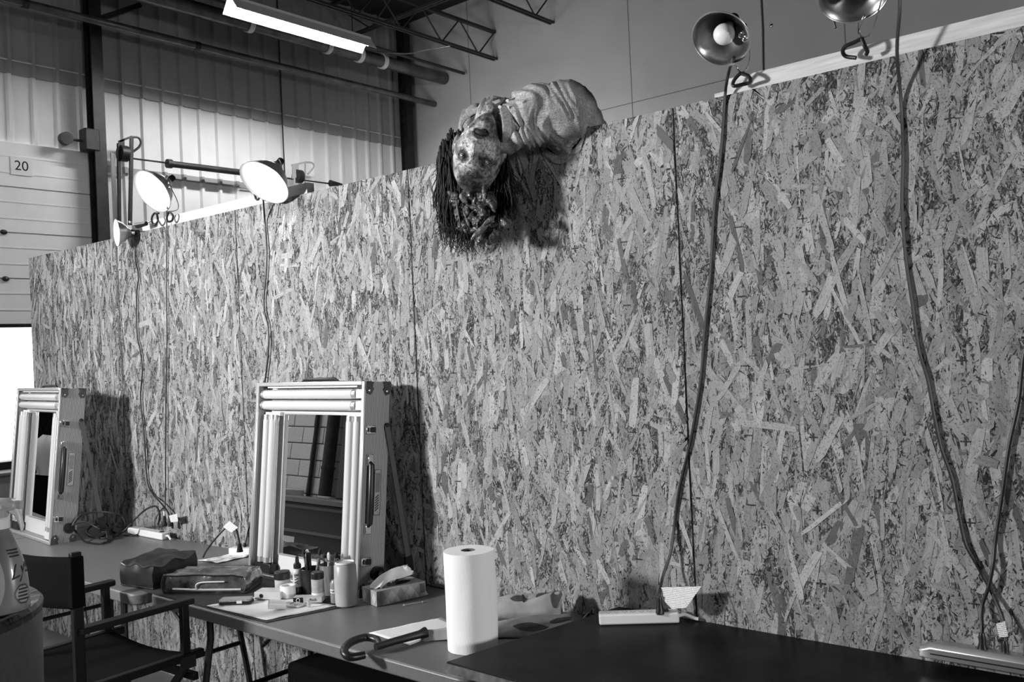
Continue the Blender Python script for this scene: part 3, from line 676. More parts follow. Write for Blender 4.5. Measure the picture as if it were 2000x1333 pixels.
tE = wall_cord(None, [(1668, -62), (1700, -92), (1742, -80), (1757, 0), (1752, 100), (1760, 200), (1764, 300), (1762, 400), (1769, 503), (1780, 580), (1794, 679), (1812, 742), (1825, 814), (1839, 877), (1859, 935), (1872, 1000), (1885, 1060), (1903, 1095), (1928, 1140), (1946, 1177), (1959, 1211), (1964, 1245), (1963, 1262)], ys=[-.13, -.11, -.11, -.10, -.06] + [-.010] * 14 + [-.018, -.03, -.04, -.045], r=.0046, lamp=LE[0])
tagsheet(tE, [at(1945, 1219, 1, -.056), at(1963, 1214, 1, -.056), at(1969, 1244, 1, -.056), at(1952, 1246, 1, -.056)])
wall_cord('black cord entering from the right frame edge and crossing the tagged cord near its plug', [(2150, -60), (2145, 60), (2125, 220), (2090, 420), (2060, 560), (2020, 640), (2000, 692), (1990, 782), (1971, 872), (1958, 962), (1944, 1060), (1940, 1101), (1931, 1146), (1918, 1187), (1918, 1225), (1918, 1246)], ys=[.02, -.03, -.012, -.012] + [-.012] * 7 + [-.022, -.024, -.02, -.04, -.045], r=.0046)
for a, ys_, lab in ((((1487, -40), (1487, 0), (1490, 60), (1491, 140)), .06, 'dark rope hanging behind the partition right of the unlit lamp'),):
    pts = [at(a[0][0], a[0][1], 1, ys_) + Vector((0, 0, 5.55))] + [at(x, y, 1, ys_) for x, y in a] + [at(a[-1][0], a[-1][1] + 90, 1, ys_)]
    tag(obj('hanging_rope', MB().tube(pts, .0045, 8), M_cord), lab, 'rope')
for a, lab in ((((1618, -40), (1620, 10), (1618, 18)), 'short dark cord end at the top frame edge left of the top lamp'), (((1624, -40), (1627, 30), (1632, 55)), 'longer dark cord end dangling at the top edge left of the top lamp')):
    tag(obj('cord_end', MB().tube([at(x, y, 1, -.1) for x, y in a], .0035, 6, smooth=4), M_cord), lab, 'cord')

# power strips
def power_strip(label, a, b, w, h, m, n=6, lift=0, metal=False):
    a = Vector(a); b = Vector(b); d = b - a; L_ = d.length; t = thing('power_strip', label, 'power strip', a, (0, -math.asin(d.z / L_), math.atan2(d.y, d.x)))
    if metal:
        pr = [(-w / 2, 0), (w / 2, 0), (w / 2, h * .7), (w * .30, h), (-w * .30, h), (-w / 2, h * .7)]
        mb = MB(); m_ = len(pr); vs = [(x, y, z) for x, sc in ((0, .55), (.03, 1), (L_ - .03, 1), (L_, .55)) for (y, z) in [(q_[0] * (.8 if sc < 1 else 1), q_[1] * sc) for q_ in pr]]
        fs = [(i * m_ + k, i * m_ + (k + 1) % m_, (i + 1) * m_ + (k + 1) % m_, (i + 1) * m_ + k) for i in range(3) for k in range(m_)] + [tuple(range(m_))[::-1], tuple(3 * m_ + k for k in range(m_))]
        mb.add(vs, fs); obj('strip_body', mb, m, t, bev=.002)
        obj('side_groove', MB().bb((.03, -w / 2 - .001, h * .30), (L_ - .02, -w / 2 + .001, h * .38)), M_black, t)
    else:
        obj('strip_body', MB().prism(rrect(0, -w / 2, L_, w / 2, .006), 0, h), m, t, bev=.005)
    for k in range(n):
        x = .03 + (L_ - .12) * k / max(n - 1, 1)
        mb = MB()
        for dx, dy, sx, sy in ((-.006, .003, .002, .008), (.006, .003, .002, .008), (0, -.008, .004, .004)): mb.bb((x + dx - sx / 2, dy - sy / 2, h - .0005), (x + dx + sx / 2, dy + sy / 2, h + .0006))
        obj('socket', mb, M_black if metal else mat('slot_grey%d' % k, .3, .6), t)  # slots marked in grey on the white strips
    obj('switch', MB().bb((L_ - .055, -.009, h - .001), (L_ - .030, .009, h + .004)), M_black, t, bev=.001)
    obj('strip_cord', MB().tube([(L_, 0, h * .5), (L_ + .02, .0, h * .6), (L_ + .045, -.004, h * .3), (L_ + .06, -.006, .006)], .0055, 8, smooth=4), m if not metal else M_black, t)
    return t
for k in range(0): pass
power_strip('white power strip at the wall beside the far mirror case cords', (-4.955, -.062, TZ + .001), (-4.585, -.060, TZ + .001), .05, .036, M_white)
st = power_strip('white power strip on the dark table with one plug and a printed sheet', (-1.692, -.20, DZT + .001), (-1.492, -.050, DZT + .001), .050, .033, M_white)
tagp = [at(1290, 1148, 1, -.085), at(1370, 1146, 1, -.075), at(1346, 1180, 1, -.09), at(1340, 1188, 1, -.09), at(1312, 1190, 1, -.095), at(1298, 1175, 1, -.095), at(1288, 1170, 1, -.09)]
o_ = obj('printed_sheet', MB().plate(tagp, (0, -1, 0), .0006), M_tag); tag(o_, 'folded printed sheet standing behind the white power strip on the dark table', 'paper')
a = at(1806, 1273, 2, DZT + .03); b_ = at(2075, 1330, 2, DZT + .03)
mst = mat('steel_strip', .55, .3, metal=.85)
power_strip('steel power strip fixed along the wall in the lower right corner', (-.765, -.047, .838), (-.10, -.047, .838), .056, .040, mst, n=6, metal=True)

# plug pair and papers on the middle table, behind the near case
t = power_strip('short white power strip half hidden behind the near mirror case', at(452, 1083, 2, TZ + .001), at(530, 1085, 2, TZ + .001) + Vector((0, .0, 0)), .05, .034, M_white, n=3)
pth = [at(396, 1090, 2, TZ + .006), at(402, 1078, 1, -.20), at(418, 1056, 1, -.16), at(438, 1034, 1, -.12), at(452, 1024, 1, -.10), at(461, 1034, 1, -.10), at(466, 1052, 1, -.11), at(468, 1066, 1, -.12)]
o = pth[-1].copy(); t = thing('extension_cord', 'black cord arching off the middle table beside the near mirror case', 'cord', o)
obj('cord_line', MB().tube([p - o for p in pth], .0048, 8, smooth=6), M_cord, t)
obj('cord_plug', MB().tube([(0, 0, .01), (0, 0, -.015), (0, 0, -.03)], [.008, .013, .016], 10), M_black, t)
tagsheet(t, [at(436, 1030, 1, -.13), at(448, 1018, 1, -.13), at(465, 1031, 1, -.13), at(452, 1041, 1, -.13)])
def sheet(name, label, pts, z, m, cat='paper', t=.0012, wob=.0, world_pts=None):
    P_ = world_pts or [at(x, y, 2, z) for x, y in pts]
    mb = MB()
    a, b, c, d = [Vector(p) for p in P_]
    def fn(u, v):
        p = a.lerp(b, u).lerp(d.lerp(c, u), v); n_ = noise.noise(p * 14) * wob
        return Vector((p.x, p.y, p.z + abs(n_) + .0004))
    nu = 12 if wob else 1
    mb.grid(fn, nu, nu); o_ = obj(name, mb, m); md = o_.modifiers.new('solid', 'SOLIDIFY'); md.thickness = t; md.offset = 1
    return tag(o_, label, cat)
sheet('paper_sheet', 'crumpled white paper lying behind the dark zip pouch', [(290, 1082), (345, 1094), (362, 1092), (335, 1076)], TZ, M_paper, wob=.02)
sheet('paper_sheet', 'printed paper sheet on the middle table beside the near mirror case foot', [(386, 1096), (425, 1102), (489, 1088), (470, 1080)], TZ, M_tag, wob=.012)
sheet('paper_sheet', 'white towel sheet under the small cosmetics on the near grey table', [(404, 1185), (520, 1213), (656, 1185), (540, 1160)], TZ + .0035, M_paper, 'towel', wob=.004)
sheet('paper_sheet', 'lined white sheet lying left of the paper towel roll', [(720, 1238), (800, 1262), (900, 1225), (862, 1208)], TZ, M_paper, wob=.003)
tag(obj('dark_card', MB().prism([tuple(at(x, y, 2, TZ + .001)[:2]) for x, y in ((1136, 1203), (1164, 1196), (1166, 1224), (1140, 1225))], TZ + .0015, TZ + .004), mat('dark_card', .03, .6)), 'small dark card at the end of the folded umbrella', 'card')

# dark zip pouches
def pouch(label, corners, h, m, trim, seed, slope=0):
    A, B, C, D = [Vector(c) for c in corners]; z0 = A.z; c0 = (A + B + C + D) / 4
    t = thing('zip_pouch', label, 'pouch', (c0.x, c0.y, z0)); o = t.location
    def pt(u, v, k):  # k 0..1 height
        p = A.lerp(B, u).lerp(D.lerp(C, u), v)
        bul = 1 + .06 * math.sin(PI * k)
        p = c0 + (p - c0) * bul
        hh = h * (1 - slope * v) * (1 - .18 * abs(noise.noise(Vector((u * 2 + seed, v * 2, 0)))) * 2)
        q_ = Vector((p.x, p.y, z0 + hh * k)); q_ += Vector((noise.noise(q_ * 18 + Vector((seed, 0, 0))), noise.noise(q_ * 18 + Vector((0, seed, 0))), 0)) * .008 * (1 if k > .05 else .2)
        return q_ - o
    n = 14; mb = MB()
    loop = [(i / n, 0) for i in range(n)] + [(1, i / n) for i in range(n)] + [(1 - i / n, 1) for i in range(n)] + [(0, 1 - i / n) for i in range(n)]
    K = 7; vs = [pt(u, v, k / K) for k in range(K + 1) for u, v in loop]; m_ = len(loop)
    mb.add(vs, [(k * m_ + i, k * m_ + (i + 1) % m_, (k + 1) * m_ + (i + 1) % m_, (k + 1) * m_ + i) for k in range(K) for i in range(m_)])
    mb.grid(lambda u, v: pt(u, v, 1) + Vector((0, 0, .012 * math.sin(PI * u) * math.sin(PI * v))), n, n)
    mb.grid(lambda u, v: pt(u, v, 0), 2, 2)
    obj('pouch_body', mb, m, t, fix=True, ang=60)
    obj('zip_piping', MB().tube([pt(u, v, .97) for u, v in loop], .0035, 6, closed=True), trim, t)
    obj('base_piping', MB().tube([pt(u, v, .06) for u, v in loop], .003, 6, closed=True), trim, t)
    return t, pt
M_pouch = mat('dark_glossy_fabric', .010, .42, noise_amt=.9, scale=9, bump=.35, bscale=14, coat=.1, spec=.35)
M_clear = mat('smoky_clear_plastic', .05, .14, noise_amt=.98, scale=16, bump=.9, bscale=20, coat=.6, detail=6)
M_pipng = mat('black_piping', .01, .3, coat=.5)
A_ = [Vector((-3.81, -.69, TZ + .001)), Vector((-3.615, -.655, TZ + .001)), Vector((-3.72, -.40, TZ + .001)), Vector((-3.93, -.46, TZ + .001))]
pouch('dark opaque zip pouch on the middle grey table, left of the glossy one', A_, .105, M_pouch, M_pipng, 3.1)
B_ = [Vector((-3.515, -.66, TZ + .0035)), Vector((-3.21, -.49, TZ + .0035)), Vector((-3.29, -.36, TZ + .0035)), Vector((-3.575, -.51, TZ + .0035))]
t, pt = pouch('glossy clear-sided zip pouch with black piping, right of the opaque pouch', B_, .075, M_clear, M_pipng, 8.3)
obj('corner_strap', MB().tube([pt(0, 0, k / 6) for k in range(7)], .008, 6), M_pipng, t)
obj('zip_pull', MB().tube([pt(.12, 0, .25), pt(.5, 0, .2), pt(.95, 0, .25)], .004, 6), mat('clear_edge', .5, .15, coat=1), t)
obj('loop_handle', MB().tube([pt(.42, -.03, .25), pt(.42, -.05, .5), pt(.5, -.05, .66), pt(.75, -.05, .72)], .0028, 6, smooth=4), mat('shiny_edge', .6, .15), t)

# small things on the white towel sheet (positions are spots on the table)
Z1 = TZ + .008
def small(name, label, cat, px, py, z=Z1, rz=0):
    p = at(px, py, 2, z); return thing(name, label, cat, p, (0, 0, rz))
t = small('slim_case', 'small dark flat case with glittery lid on the white towel sheet', 'case', 462, 1178, Z1 + .001, math.radians(38))
obj('case_base', MB().prism(rrect(-.062, -.026, .062, .026, .008), 0, .009), M_black, t, bev=.001)
obj('case_lid', MB().prism(rrect(-.060, -.025, .060, .025, .008), .0095, .018), mat('glitter', .28, .35, noise_amt=.9, scale=500), t, bev=.002)
obj('case_clasp', MB().bb((.01, -.029, .004), (.03, -.025, .014)), M_white, t)
t = small('clear_palette', 'clear plastic box with a dark pan beside the white tape', 'box', 530, 1167, Z1 + .001, math.radians(30))
obj('palette_box', MB().prism(rrect(-.055, -.035, .055, .035, .004), 0, .028), mat('cloudy_plastic', .5, .25), t, bev=.002)
obj('dark_pan', MB().tube([(-.025, -.036, .014), (-.025, -.0335, .014)], .008, 12), M_black, t)
t = small('tape_roll', 'white roll of tape standing upright between jar and palette', 'tape', 563, 1166, Z1 + .001)
obj('tape_ring', MB().lathe([(.022, 0), (.030, 0), (.030, .045), (.022, .045), (.022, 0)], 28), M_white, t, bev=.001)
obj('tape_core', MB().lathe([(.0215, .002), (.0215, .043)], 20), M_paper, t)
t = small('white_cup', 'small white cup tipped forward on the towel sheet', 'cup', 541, 1181, Z1 + .019, math.radians(-30)); t.rotation_euler.x = math.radians(80)
obj('cup_wall', MB().lathe([(.017, -.03), (.019, .03), (.0175, .03), (.0155, -.028), (.0001, -.028)], 24), M_white, t)
t = small('dark_lid_jar', 'short pale jar with a wide dark lid behind the tape roll', 'jar', 553, 1157)
obj('jar_body', MB().lathe([(.0001, 0), (.030, 0), (.031, .004), (.031, .05), (.026, .056)], 28), mat('cream_jar', .45, .35), t)
obj('jar_lid', MB().lathe([(.033, .054), (.033, .078), (.029, .083), (.0001, .084)], 28), M_black, t, bev=.001)
t = small('dropper_bottle', 'slim clear bottle with a pointed black cap and upright lettering', 'bottle', 583, 1160)
M_cp = mat('clear_bottle', .55, .15, noise_amt=.1, scale=20, coat=.5)
obj('bottle_body', MB().lathe([(.0001, .03), (.020, .03), (.020, .085), (.015, .097), (.009, .102)], 24), M_cp, t)
obj('bottle_fill', MB().lathe([(.0001, 0), (.020, 0), (.0202, .003), (.0202, .030), (.0001, .031)], 24), mat('dark_liquid', .05, .2, coat=.5), t)
obj('cap', MB().lathe([(.015, .100), (.015, .116), (.008, .124), (.006, .146), (.0001, .148)], 20), M_black, t)
text('lettering', 'AVE', .024, M_prt, t, (.014, -.0156, .062), (PI / 2, -PI / 2, math.radians(38)), ext=.0006)
t = small('brush_cup', 'black mesh cup full of brushes in front of the near mirror', 'cup', 612, 1159)
cm = MB().lathe([(.0001, 0), (.040, 0), (.042, .002), (.044, .095), (.046, .097), (.044, .099), (.0425, .095), (.040, .003), (.0001, .003)], 30)
obj('cup_wall', cm, M_black, t)
M_wood = mat('pale_brush_handle', .5, .3); M_brs = mat('bristles', .02, .9)
def brush(dx, dy, tx, ty, L_, r, m, kind=0, lab=None, base=t):
    o_ = base.location + Vector((dx, dy, .006)); tip = Vector((tx, ty, L_)); 
    b = thing('makeup_brush', lab, 'brush', o_, group=None); r *= 1.35
    obj('handle', MB().tube([Vector((0, 0, 0)), tip * .5, tip * .8], [r * .7, r, r * .8], 8), m, b)
    if kind == 0:
        obj('ferrule', MB().tube([tip * .78, tip * .86], r * .9, 8), M_chrome, b); obj('bristles', MB().tube([tip * .86, tip * .93, tip], [r * .9, r * 1.5, r * .3], 8), M_brs, b)
    elif kind == 1:
        mb = MB().bar(tip * .5, tip, .020, .006)
        for k in range(14): mb.bar(tip * (.55 + k * .03) , tip * (.55 + k * .03) + Vector((.017, -.010, -.002)), .003, .003)
        obj('brush_head', mb, M_black, b)
    else: obj('spoon_tip', MB().ell(tip * .95, (r * 1.8, r, r * 3.2), 8), m, b)
    return b
brush(-.012, -.01, -.026, .0, .165, .0035, M_wood, 0, 'thin pale brush leaning left in the black mesh cup')
brush(-.018, .0, -.016, .004, .150, .0045, M_white, 2, 'white-handled brush next to the leftmost brush in the black cup')
brush(.0, -.012, -.006, .0, .155, .005, M_black, 1, 'black comb brush with side teeth in the middle of the black cup')
brush(.012, .008, .020, .0, .125, .004, M_black, 2, 'short dark round-tipped brush in the black cup')
brush(.012, -.008, .045, .008, .175, .0042, mat('tan_handle', .22, .4), 0, 'longest brush leaning right out of the black mesh cup')
t = small('clear_tumbler', 'smoky clear tumbler holding brushes behind the frosted bottle', 'cup', 646, 1160)
M_smk = mat('smoky_acrylic', .20, .12, noise_amt=.6, scale=14, stretch=(3, 3, .4), coat=.6)
obj('tumbler_wall', MB().lathe([(.0001, 0), (.036, 0), (.041, .115), (.039, .115), (.034, .004), (.0001, .004)], 28), M_smk, t)
brush(-.01, -.01, -.018, .01, .150, .005, M_black, 0, 'brush with a fat dark head at the left of the clear tumbler', t)
brush(.0, -.012, .014, .0, .150, .004, M_wood, 2, 'pale spatula handle in the middle of the clear tumbler', t)
brush(.012, .0, .034, .0, .160, .005, mat('grey_handle', .15, .4), 0, 'grey brush leaning right in the clear tumbler', t)
t = small('powder_jar', 'slender powder jar with ribbed black lid beside the frosted bottle', 'jar', 622, 1172)
obj('jar_body', MB().lathe([(.0001, 0), (.024, 0), (.0245, .004), (.0245, .078), (.020, .083)], 26), mat('powder_grey', .40, .25, noise_amt=.25, scale=30), t)
obj('powder_fill', MB().lathe([(.0249, .002), (.0249, .03)], 26), mat('powder_white', .75, .5), t)
obj('jar_lid', MB().lathe([(.025, .082), (.025, .104), (.022, .107), (.0001, .108)], 26), M_black, t, bev=.001)
t = small('labelled_bottle', 'small grey bottle with a white label band left of the frosted bottle', 'bottle', 656, 1177)
obj('bottle_body', MB().lathe([(.0001, 0), (.018, 0), (.019, .004), (.019, .072), (.013, .084), (.0001, .085)], 24), mat('grey_bottle', .22, .3), t)
obj('label_band', MB().lathe([(.0194, .038), (.0194, .052)], 24), M_white, t)
text('lettering', 'NYTE', .011, M_prt, t, (.012, -.0162, .045), (PI / 2, 0, math.radians(36)), ext=.0004)
t = small('frosted_bottle', 'wide frosted translucent bottle standing at the towel sheet edge', 'bottle', 677, 1183, TZ + .001)
M_fro = mat('frosted_plastic', .62, .35, noise_amt=.15, scale=10, trans=.35, coat=.3)
obj('bottle_body', MB().lathe([(.0001, .002), (.030, 0), (.040, .004), (.0415, .012), (.0425, .09), (.041, .150), (.034, .158), (.026, .160), (.0001, .161)], 36), M_fro, t, ang=50)
obj('base_ring', MB().lathe([(.031, .159), (.034, .1635), (.037, .159)], 30), M_white, t)
t = small('clear_compact', 'flat clear compact lying in front of the tape roll', 'compact', 572, 1183, Z1 + .001, math.radians(15))
obj('compact_tray', MB().prism(rrect(-.045, -.022, .045, .022, .008), 0, .006), M_cp, t, bev=.001)
obj('compact_pan', MB().prism(rrect(-.03, -.012, -.004, .012, .005), .0062, .009), mat('grey_pan', .25, .5), t)
t = small('product_box', 'long box with round logo leaning between compact and powder jar', 'box', 601, 1176, Z1 + .001, math.radians(36))
obj('box_body', MB().bb((-.05, -.018, 0), (.06, .018, .022)), mat('box_grey', .40, .5, noise_amt=.2, scale=30), t, bev=.001)
obj('dark_panel', MB().bb((-.05, -.0186, .001), (-.012, -.0178, .021)), M_black, t)
obj('ring_print', MB().tube([(-.031 + .007 * math.cos(a), -.0192, .011 + .007 * math.sin(a)) for a in [i * PI / 8 for i in range(16)]], .0012, 5, closed=True), M_white, t)
text('lettering', 'PLUS', .013, M_prt, t, (.026, -.0185, .011), (PI / 2, 0, 0), ext=.0006)
t = small('clear_vial', 'tiny clear vial standing on the towel sheet by the powder jar', 'vial', 603, 1186, Z1)
obj('vial_glass', MB().lathe([(.0001, 0), (.006, 0), (.006, .022), (.0045, .022)], 14), mat('clear_vial_glass', .75, .1, trans=.5, coat=.5), t)
t = thing('cotton_swab', 'white cotton swab lying right of the tissue box', 'swab', at(788, 1183, 2, TZ + .004))
e = at(827, 1176, 2, TZ + .004) - t.location
obj('stick', MB().tube([(0, 0, 0), e], .0012, 6), M_white, t)
for p in (Vector((0, 0, 0)), e): obj('cotton_tip', MB().tube([p - e * .02, p + e * .06 if p.length < .001 else p - e * .06, p + e * .02 if p.length > .001 else p + e * .08], [.0016, .003, .0016], 8), M_white, t)

# tissue box
t = thing('tissue_box', 'patterned tissue box with a tissue pulled out beside the near mirror case', 'tissue box', (-2.598, -.332, TZ + .001), (0, 0, math.radians(-12.5)))
M_tb = mat('tissue_box_card', .30, .7, noise_amt=.1, scale=12)
obj('carton', MB().bb((-.112, 0, 0), (0, .212, .056)), M_tb, t, bev=.001)
M_d1 = mat('diamond_pale', .42, .7); M_d2 = mat('diamond_grey', .21, .7)
k = 0
for i in range(5):
    for j in (0,):
        y = .022 + i * .041
        pts = [(.0006, y - .019, .028), (.0006, y, .004), (.0006, y + .019, .028), (.0006, y, .052)]
        obj('diamond_print', MB().plate(pts, (1, 0, 0), .0003), (M_d2, M_d1)[i % 2], t, smooth=False)
        obj('diamond_print', MB().plate([(.0006, y + .0205, .002), (.0006, y + .037, .002), (.0006, y + .0205, .026)], (1, 0, 0), .0003), M_d1, t, smooth=False)
for i in range(3):
    x = -.018 - i * .038
    obj('diamond_print', MB().plate([(x - .016, -.0006, .028), (x, -.0006, .004), (x + .016, -.0006, .028), (x, -.0006, .052)], (0, -1, 0), .0003), (M_d1, M_d2)[i % 2], t, smooth=False)
obj('logo_badge', MB().plate([(.0012, .186, .014), (.0012, .208, .014), (.0012, .208, .05), (.0012, .186, .05)], (1, 0, 0), .0003), mat('badge_dark', .08, .6), t, smooth=False)
obj('opening', MB().prism([(-.056 + .026 * math.cos(a), .106 + .075 * math.sin(a)) for a in [i * PI / 10 for i in range(20)]], .056, .0566), M_black, t)
def tis(u, v):
    x = -.056 + (v - .5) * .05 * (1 - .2 * u) + .012 * math.sin(u * 7 + v * 9); y = .02 + u * .15 + .012 * math.sin(v * 8)
    z = .058 + .062 * math.sin(min(u * 1.25, 1) * PI * .55) * (1 - abs(v - .5) * 1.1) + .006 * math.sin(v * 16 + u * 3)
    if u > .9: y += .008 * math.sin(v * 40)
    return Vector((x, y, max(z, .0575)))
o_ = obj('tissue', MB().grid(tis, 26, 22), M_paper, t, ang=80); md = o_.modifiers.new('s', 'SOLIDIFY'); md.thickness = .0012

# paper towel roll
t = thing('paper_towel_roll', 'white paper towel roll standing upright at the dark table corner', 'paper towel', (-1.985, -.478, TZ + .001))
prof = []
n = 72; mb = MB(); HT = .305
def tr(a, z):
    d = (a - math.radians(15)) % (2 * PI); fl = 0
    if d < .9: fl = .010 * math.sin(d / .9 * PI) * (1 - abs(z / HT - .55) * .9)
    return .0765 + fl + .0012 * noise.noise(Vector((math.cos(a) * 2, math.sin(a) * 2, z * 9)))
vs = [(tr(2 * PI * k / n, z) * math.cos(2 * PI * k / n), tr(2 * PI * k / n, z) * math.sin(2 * PI * k / n), z) for z in np.linspace(0, HT, 22) for k in range(n)]
fs = [(i * n + k, i * n + (k + 1) % n, (i + 1) * n + (k + 1) % n, (i + 1) * n + k) for i in range(21) for k in range(n)]
mb.add(vs, fs); o0 = 21 * n
base = len(mb.v); mb.add([(.022 * math.cos(2 * PI * k / n), .022 * math.sin(2 * PI * k / n), HT) for k in range(n)], [])
mb.f += [(o0 + k, o0 + (k + 1) % n, base + (k + 1) % n, base + k) for k in range(n)]
obj('towel_sheets', mb, M_towel, t, ang=50)
obj('cardboard_core', MB().lathe([(.0222, HT + .0005), (.0222, 0), (.020, 0), (.020, HT + .0005), (.0222, HT + .0005)], 30), mat('cardboard', .12, .9), t)

# umbrella: crook handle, shaft, folded leafy canopy
U0 = at(826, 1237, 2, TZ + .022)
t = thing('umbrella', 'closed umbrella with leaf-print canopy and black crook handle behind the towel roll', 'umbrella', U0)
L0 = lambda px, py, z: at(px, py, 2, z) - U0
hp = [L0(820, 1240, TZ + .022), L0(775, 1252, TZ + .022), L0(742, 1262, TZ + .022), L0(735, 1250, TZ + .030), L0(712, 1246, TZ + .034), L0(684, 1256, TZ + .036), L0(672, 1272, TZ + .028), L0(684, 1284, TZ + .016), L0(712, 1280, TZ + .014)]
obj('crook_handle', MB().tube(hp, [.013, .011, .011, .012, .012, .013, .013, .013, .012], 12, smooth=1), M_black, t, ang=60)
bpy.data.objects.remove(bpy.data.objects['crook_handle'])
hp2 = spline([Vector(p) for p in [hp[2] + Vector((.0, .0, 0)), hp[3], hp[4], hp[5], hp[6], hp[7], hp[8]]], 6)
obj('crook_handle', MB().tube(hp2, [.009, .012, .0125, .013, .013, .013, .012], 12).tube([hp[1], hp[2] + (hp[2] - hp[1]) * .25], .0115, 12), M_black, t, ang=60)
obj('grip', MB().tube([hp[1] + (hp[1] - hp[0]) * .3, hp[0], hp[0] + (hp[0] - hp[1]) * .25], [.0115, .0135, .020], 14), M_black, t)
M_can = mat('canopy_cloth', .30, .75, noise_amt=.25, scale=14, bump=.2, bscale=30)
M_leaf = mat('leaf_print', .055, .8, noise_amt=.3, scale=60)
def lobe(p0, p1, wa, wb, ha, hb, ph, zb):
    a = Vector(p0); b = Vector(p1); d = (b - a); sd = Vector((d.y, -d.x, 0)).normalized()
    def fn(u, v):
        wdt = wa + (wb - wa) * u ** .8; hh = ha + (hb - ha) * u; s_ = (v - .5) * 2
        p = a.lerp(b, u) + sd * wdt * s_ * (1 + .05 * math.sin(u * 9 + ph))
        z = zb + hh * (1 - abs(s_) ** 1.8) * (1 + .18 * math.sin(v * 11 + u * 4 + ph)) + .003 * math.sin(u * 17 + v * 5 + ph)
        return Vector((p.x, p.y, z)) - U0
    return fn
def cloth_lobe(fn, leaves):
    o_ = obj('canopy', MB().grid(fn, 40, 28), M_can, t, ang=80, fix=False); md = o_.modifiers.new('s', 'SOLIDIFY'); md.thickness = .002; md.offset = -1
    for (u, v, lu, lv, an) in leaves:
        mb = MB(); n_ = 9; vs = []; ca, sa = math.cos(an), math.sin(an)
        for i in range(n_ + 1):
            tt_ = i / n_; w_ = math.sin(PI * tt_) ** .8
            for s_ in (-1, 0, 1):
                x = (tt_ - .5) * lu; y = s_ * w_ * lv * .5
                uu = u + x * ca - y * sa * .8; vv = v + x * sa * 1.2 + y * ca
                p = fn(min(max(uu, 0), 1), min(max(vv, 0), 1)); vs.append(p + Vector((0, 0, .0012)) + Vector((-FW.x, -FW.y, 0)) * .0015)
        mb.add(vs, [(i * 3 + k, i * 3 + k + 1, i * 3 + k + 4, i * 3 + k + 3) for i in range(n_) for k in (0, 1)])
        obj('leaf_print', mb, M_leaf, o_, fix=False)
f1 = lobe(at(822, 1238, 2, TZ + .02), (-1.815, -.175, TZ), .022, .060, .030, .05, 0, TZ + .002)
cloth_lobe(f1, [(.10, .4, .14, .25, .5), (.62, .30, .10, .12, .3), (.72, .75, .24, .22, .2), (.92, .6, .10, .2, 1.2), (.45, .5, .1, .3, .4)])
f2 = lobe(at(880, 1205, 2, TZ + .03), (-1.93, -.085, TZ + .04), .030, .062, .040, .075, 2.1, TZ + .025)
cloth_lobe(f2, [(.62, .55, .16, .2, .2), (.88, .42, .2, .35, .7), (.3, .5, .15, .25, 1.0), (.95, .75, .1, .3, .2)])
obj('closing_strap', MB().tube([f2(.66, v) + Vector((0, 0, .002)) for v in np.linspace(.45, .75, 8)], .0035, 6), M_black, t)
obj('ferrule_tip', MB().tube([Vector((-1.80, -.16, TZ + .02)) - U0, Vector((-1.775, -.135, TZ + .055)) - U0], [.008, .004], 8), M_black, t)

# ------------------------------------------------------------------ director chair
rz = math.radians(3)
t = thing('director_chair', 'tall black folding director chair with canvas back facing the table', 'chair', (-3.44, -.975, 0), (0, 0, rz))
SH, AH, BH = .615, .815, 1.072; hw = .278; yr, yf = -.215, .205
for s in (-1, 1):
    a_ = obj('armrest', MB().prism([(x + s * hw, y) for x, y in rrect(-.024, yr - .01, .024, yf + .02, .018)], AH - .022, AH), M_blackwood, t, bev=.003)
    obj('back_post', MB().bb((s * hw - .012, yr - .018, SH - .02), (s * hw + .012, yr + .018, BH)), M_blackwood, t, bev=.004)
    obj('front_post', MB().bb((s * hw - .012, yf - .035, SH), (s * hw + .012, yf - .005, AH - .02)), M_blackwood, t, bev=.003)
    obj('seat_rail', MB().bb((s * hw - .016, yr - .05, SH - .03), (s * hw + .016, yf + .05, SH)), M_blackwood, t, bev=.004)
    obj('bracket', MB().bb((s * (hw + .016), yf - .055, SH - .055), (s * (hw + .019), yf + .01, SH - .01)), M_steel, t)
    obj('bracket', MB().bb((s * (hw + .016), yr - .03, SH - .055), (s * (hw + .019), yr + .035, SH - .01)), M_steel, t)
    obj('floor_rail', MB().bb((s * hw - .016, yr - .03, 0), (s * hw + .016, yf + .05, .03)), M_blackwood, t, bev=.004)
    for y, k in ((yf - .02, 0), (yr + .02, 1)):
        obj('leg', MB().bar((s * hw, y + (.012 if s > 0 else -.012), SH - .035), (-s * hw, y + (.012 if s > 0 else -.012), .03), .030, .016, side=(0, 1, 0)), M_blackwood, t, bev=.002)
for y, z in ((yf + .03, .24), (yf + .02, SH - .10)): obj('foot_bar', MB().bb((-hw, y - .012, z - .014), (hw, y + .012, z + .014)), M_blackwood, t, bev=.003)
def cv(u, v): return Vector(((u - .5) * 2 * (hw + .014), yr - .02 - .030 * math.sin(PI * u) , BH - .012 - v * .175 - .012 * math.sin(PI * u)))
o_ = obj('back_canvas', MB().grid(cv, 20, 6), M_canvas, t); md = o_.modifiers.new('s', 'SOLIDIFY'); md.thickness = .004
for s in (-1, 1): obj('canvas_sleeve', MB().bb((s * hw - .017, yr - .024, BH - .187), (s * hw + .017, yr + .023, BH - .014)), M_canvas, t, bev=.006)
def sv(u, v): return Vector(((u - .5) * 2 * hw, yr + v * (yf - yr), SH - .004 - .022 * math.sin(PI * u)))
o_ = obj('seat_canvas', MB().grid(sv, 16, 6), M_canvas, t); md = o_.modifiers.new('s', 'SOLIDIFY'); md.thickness = .004

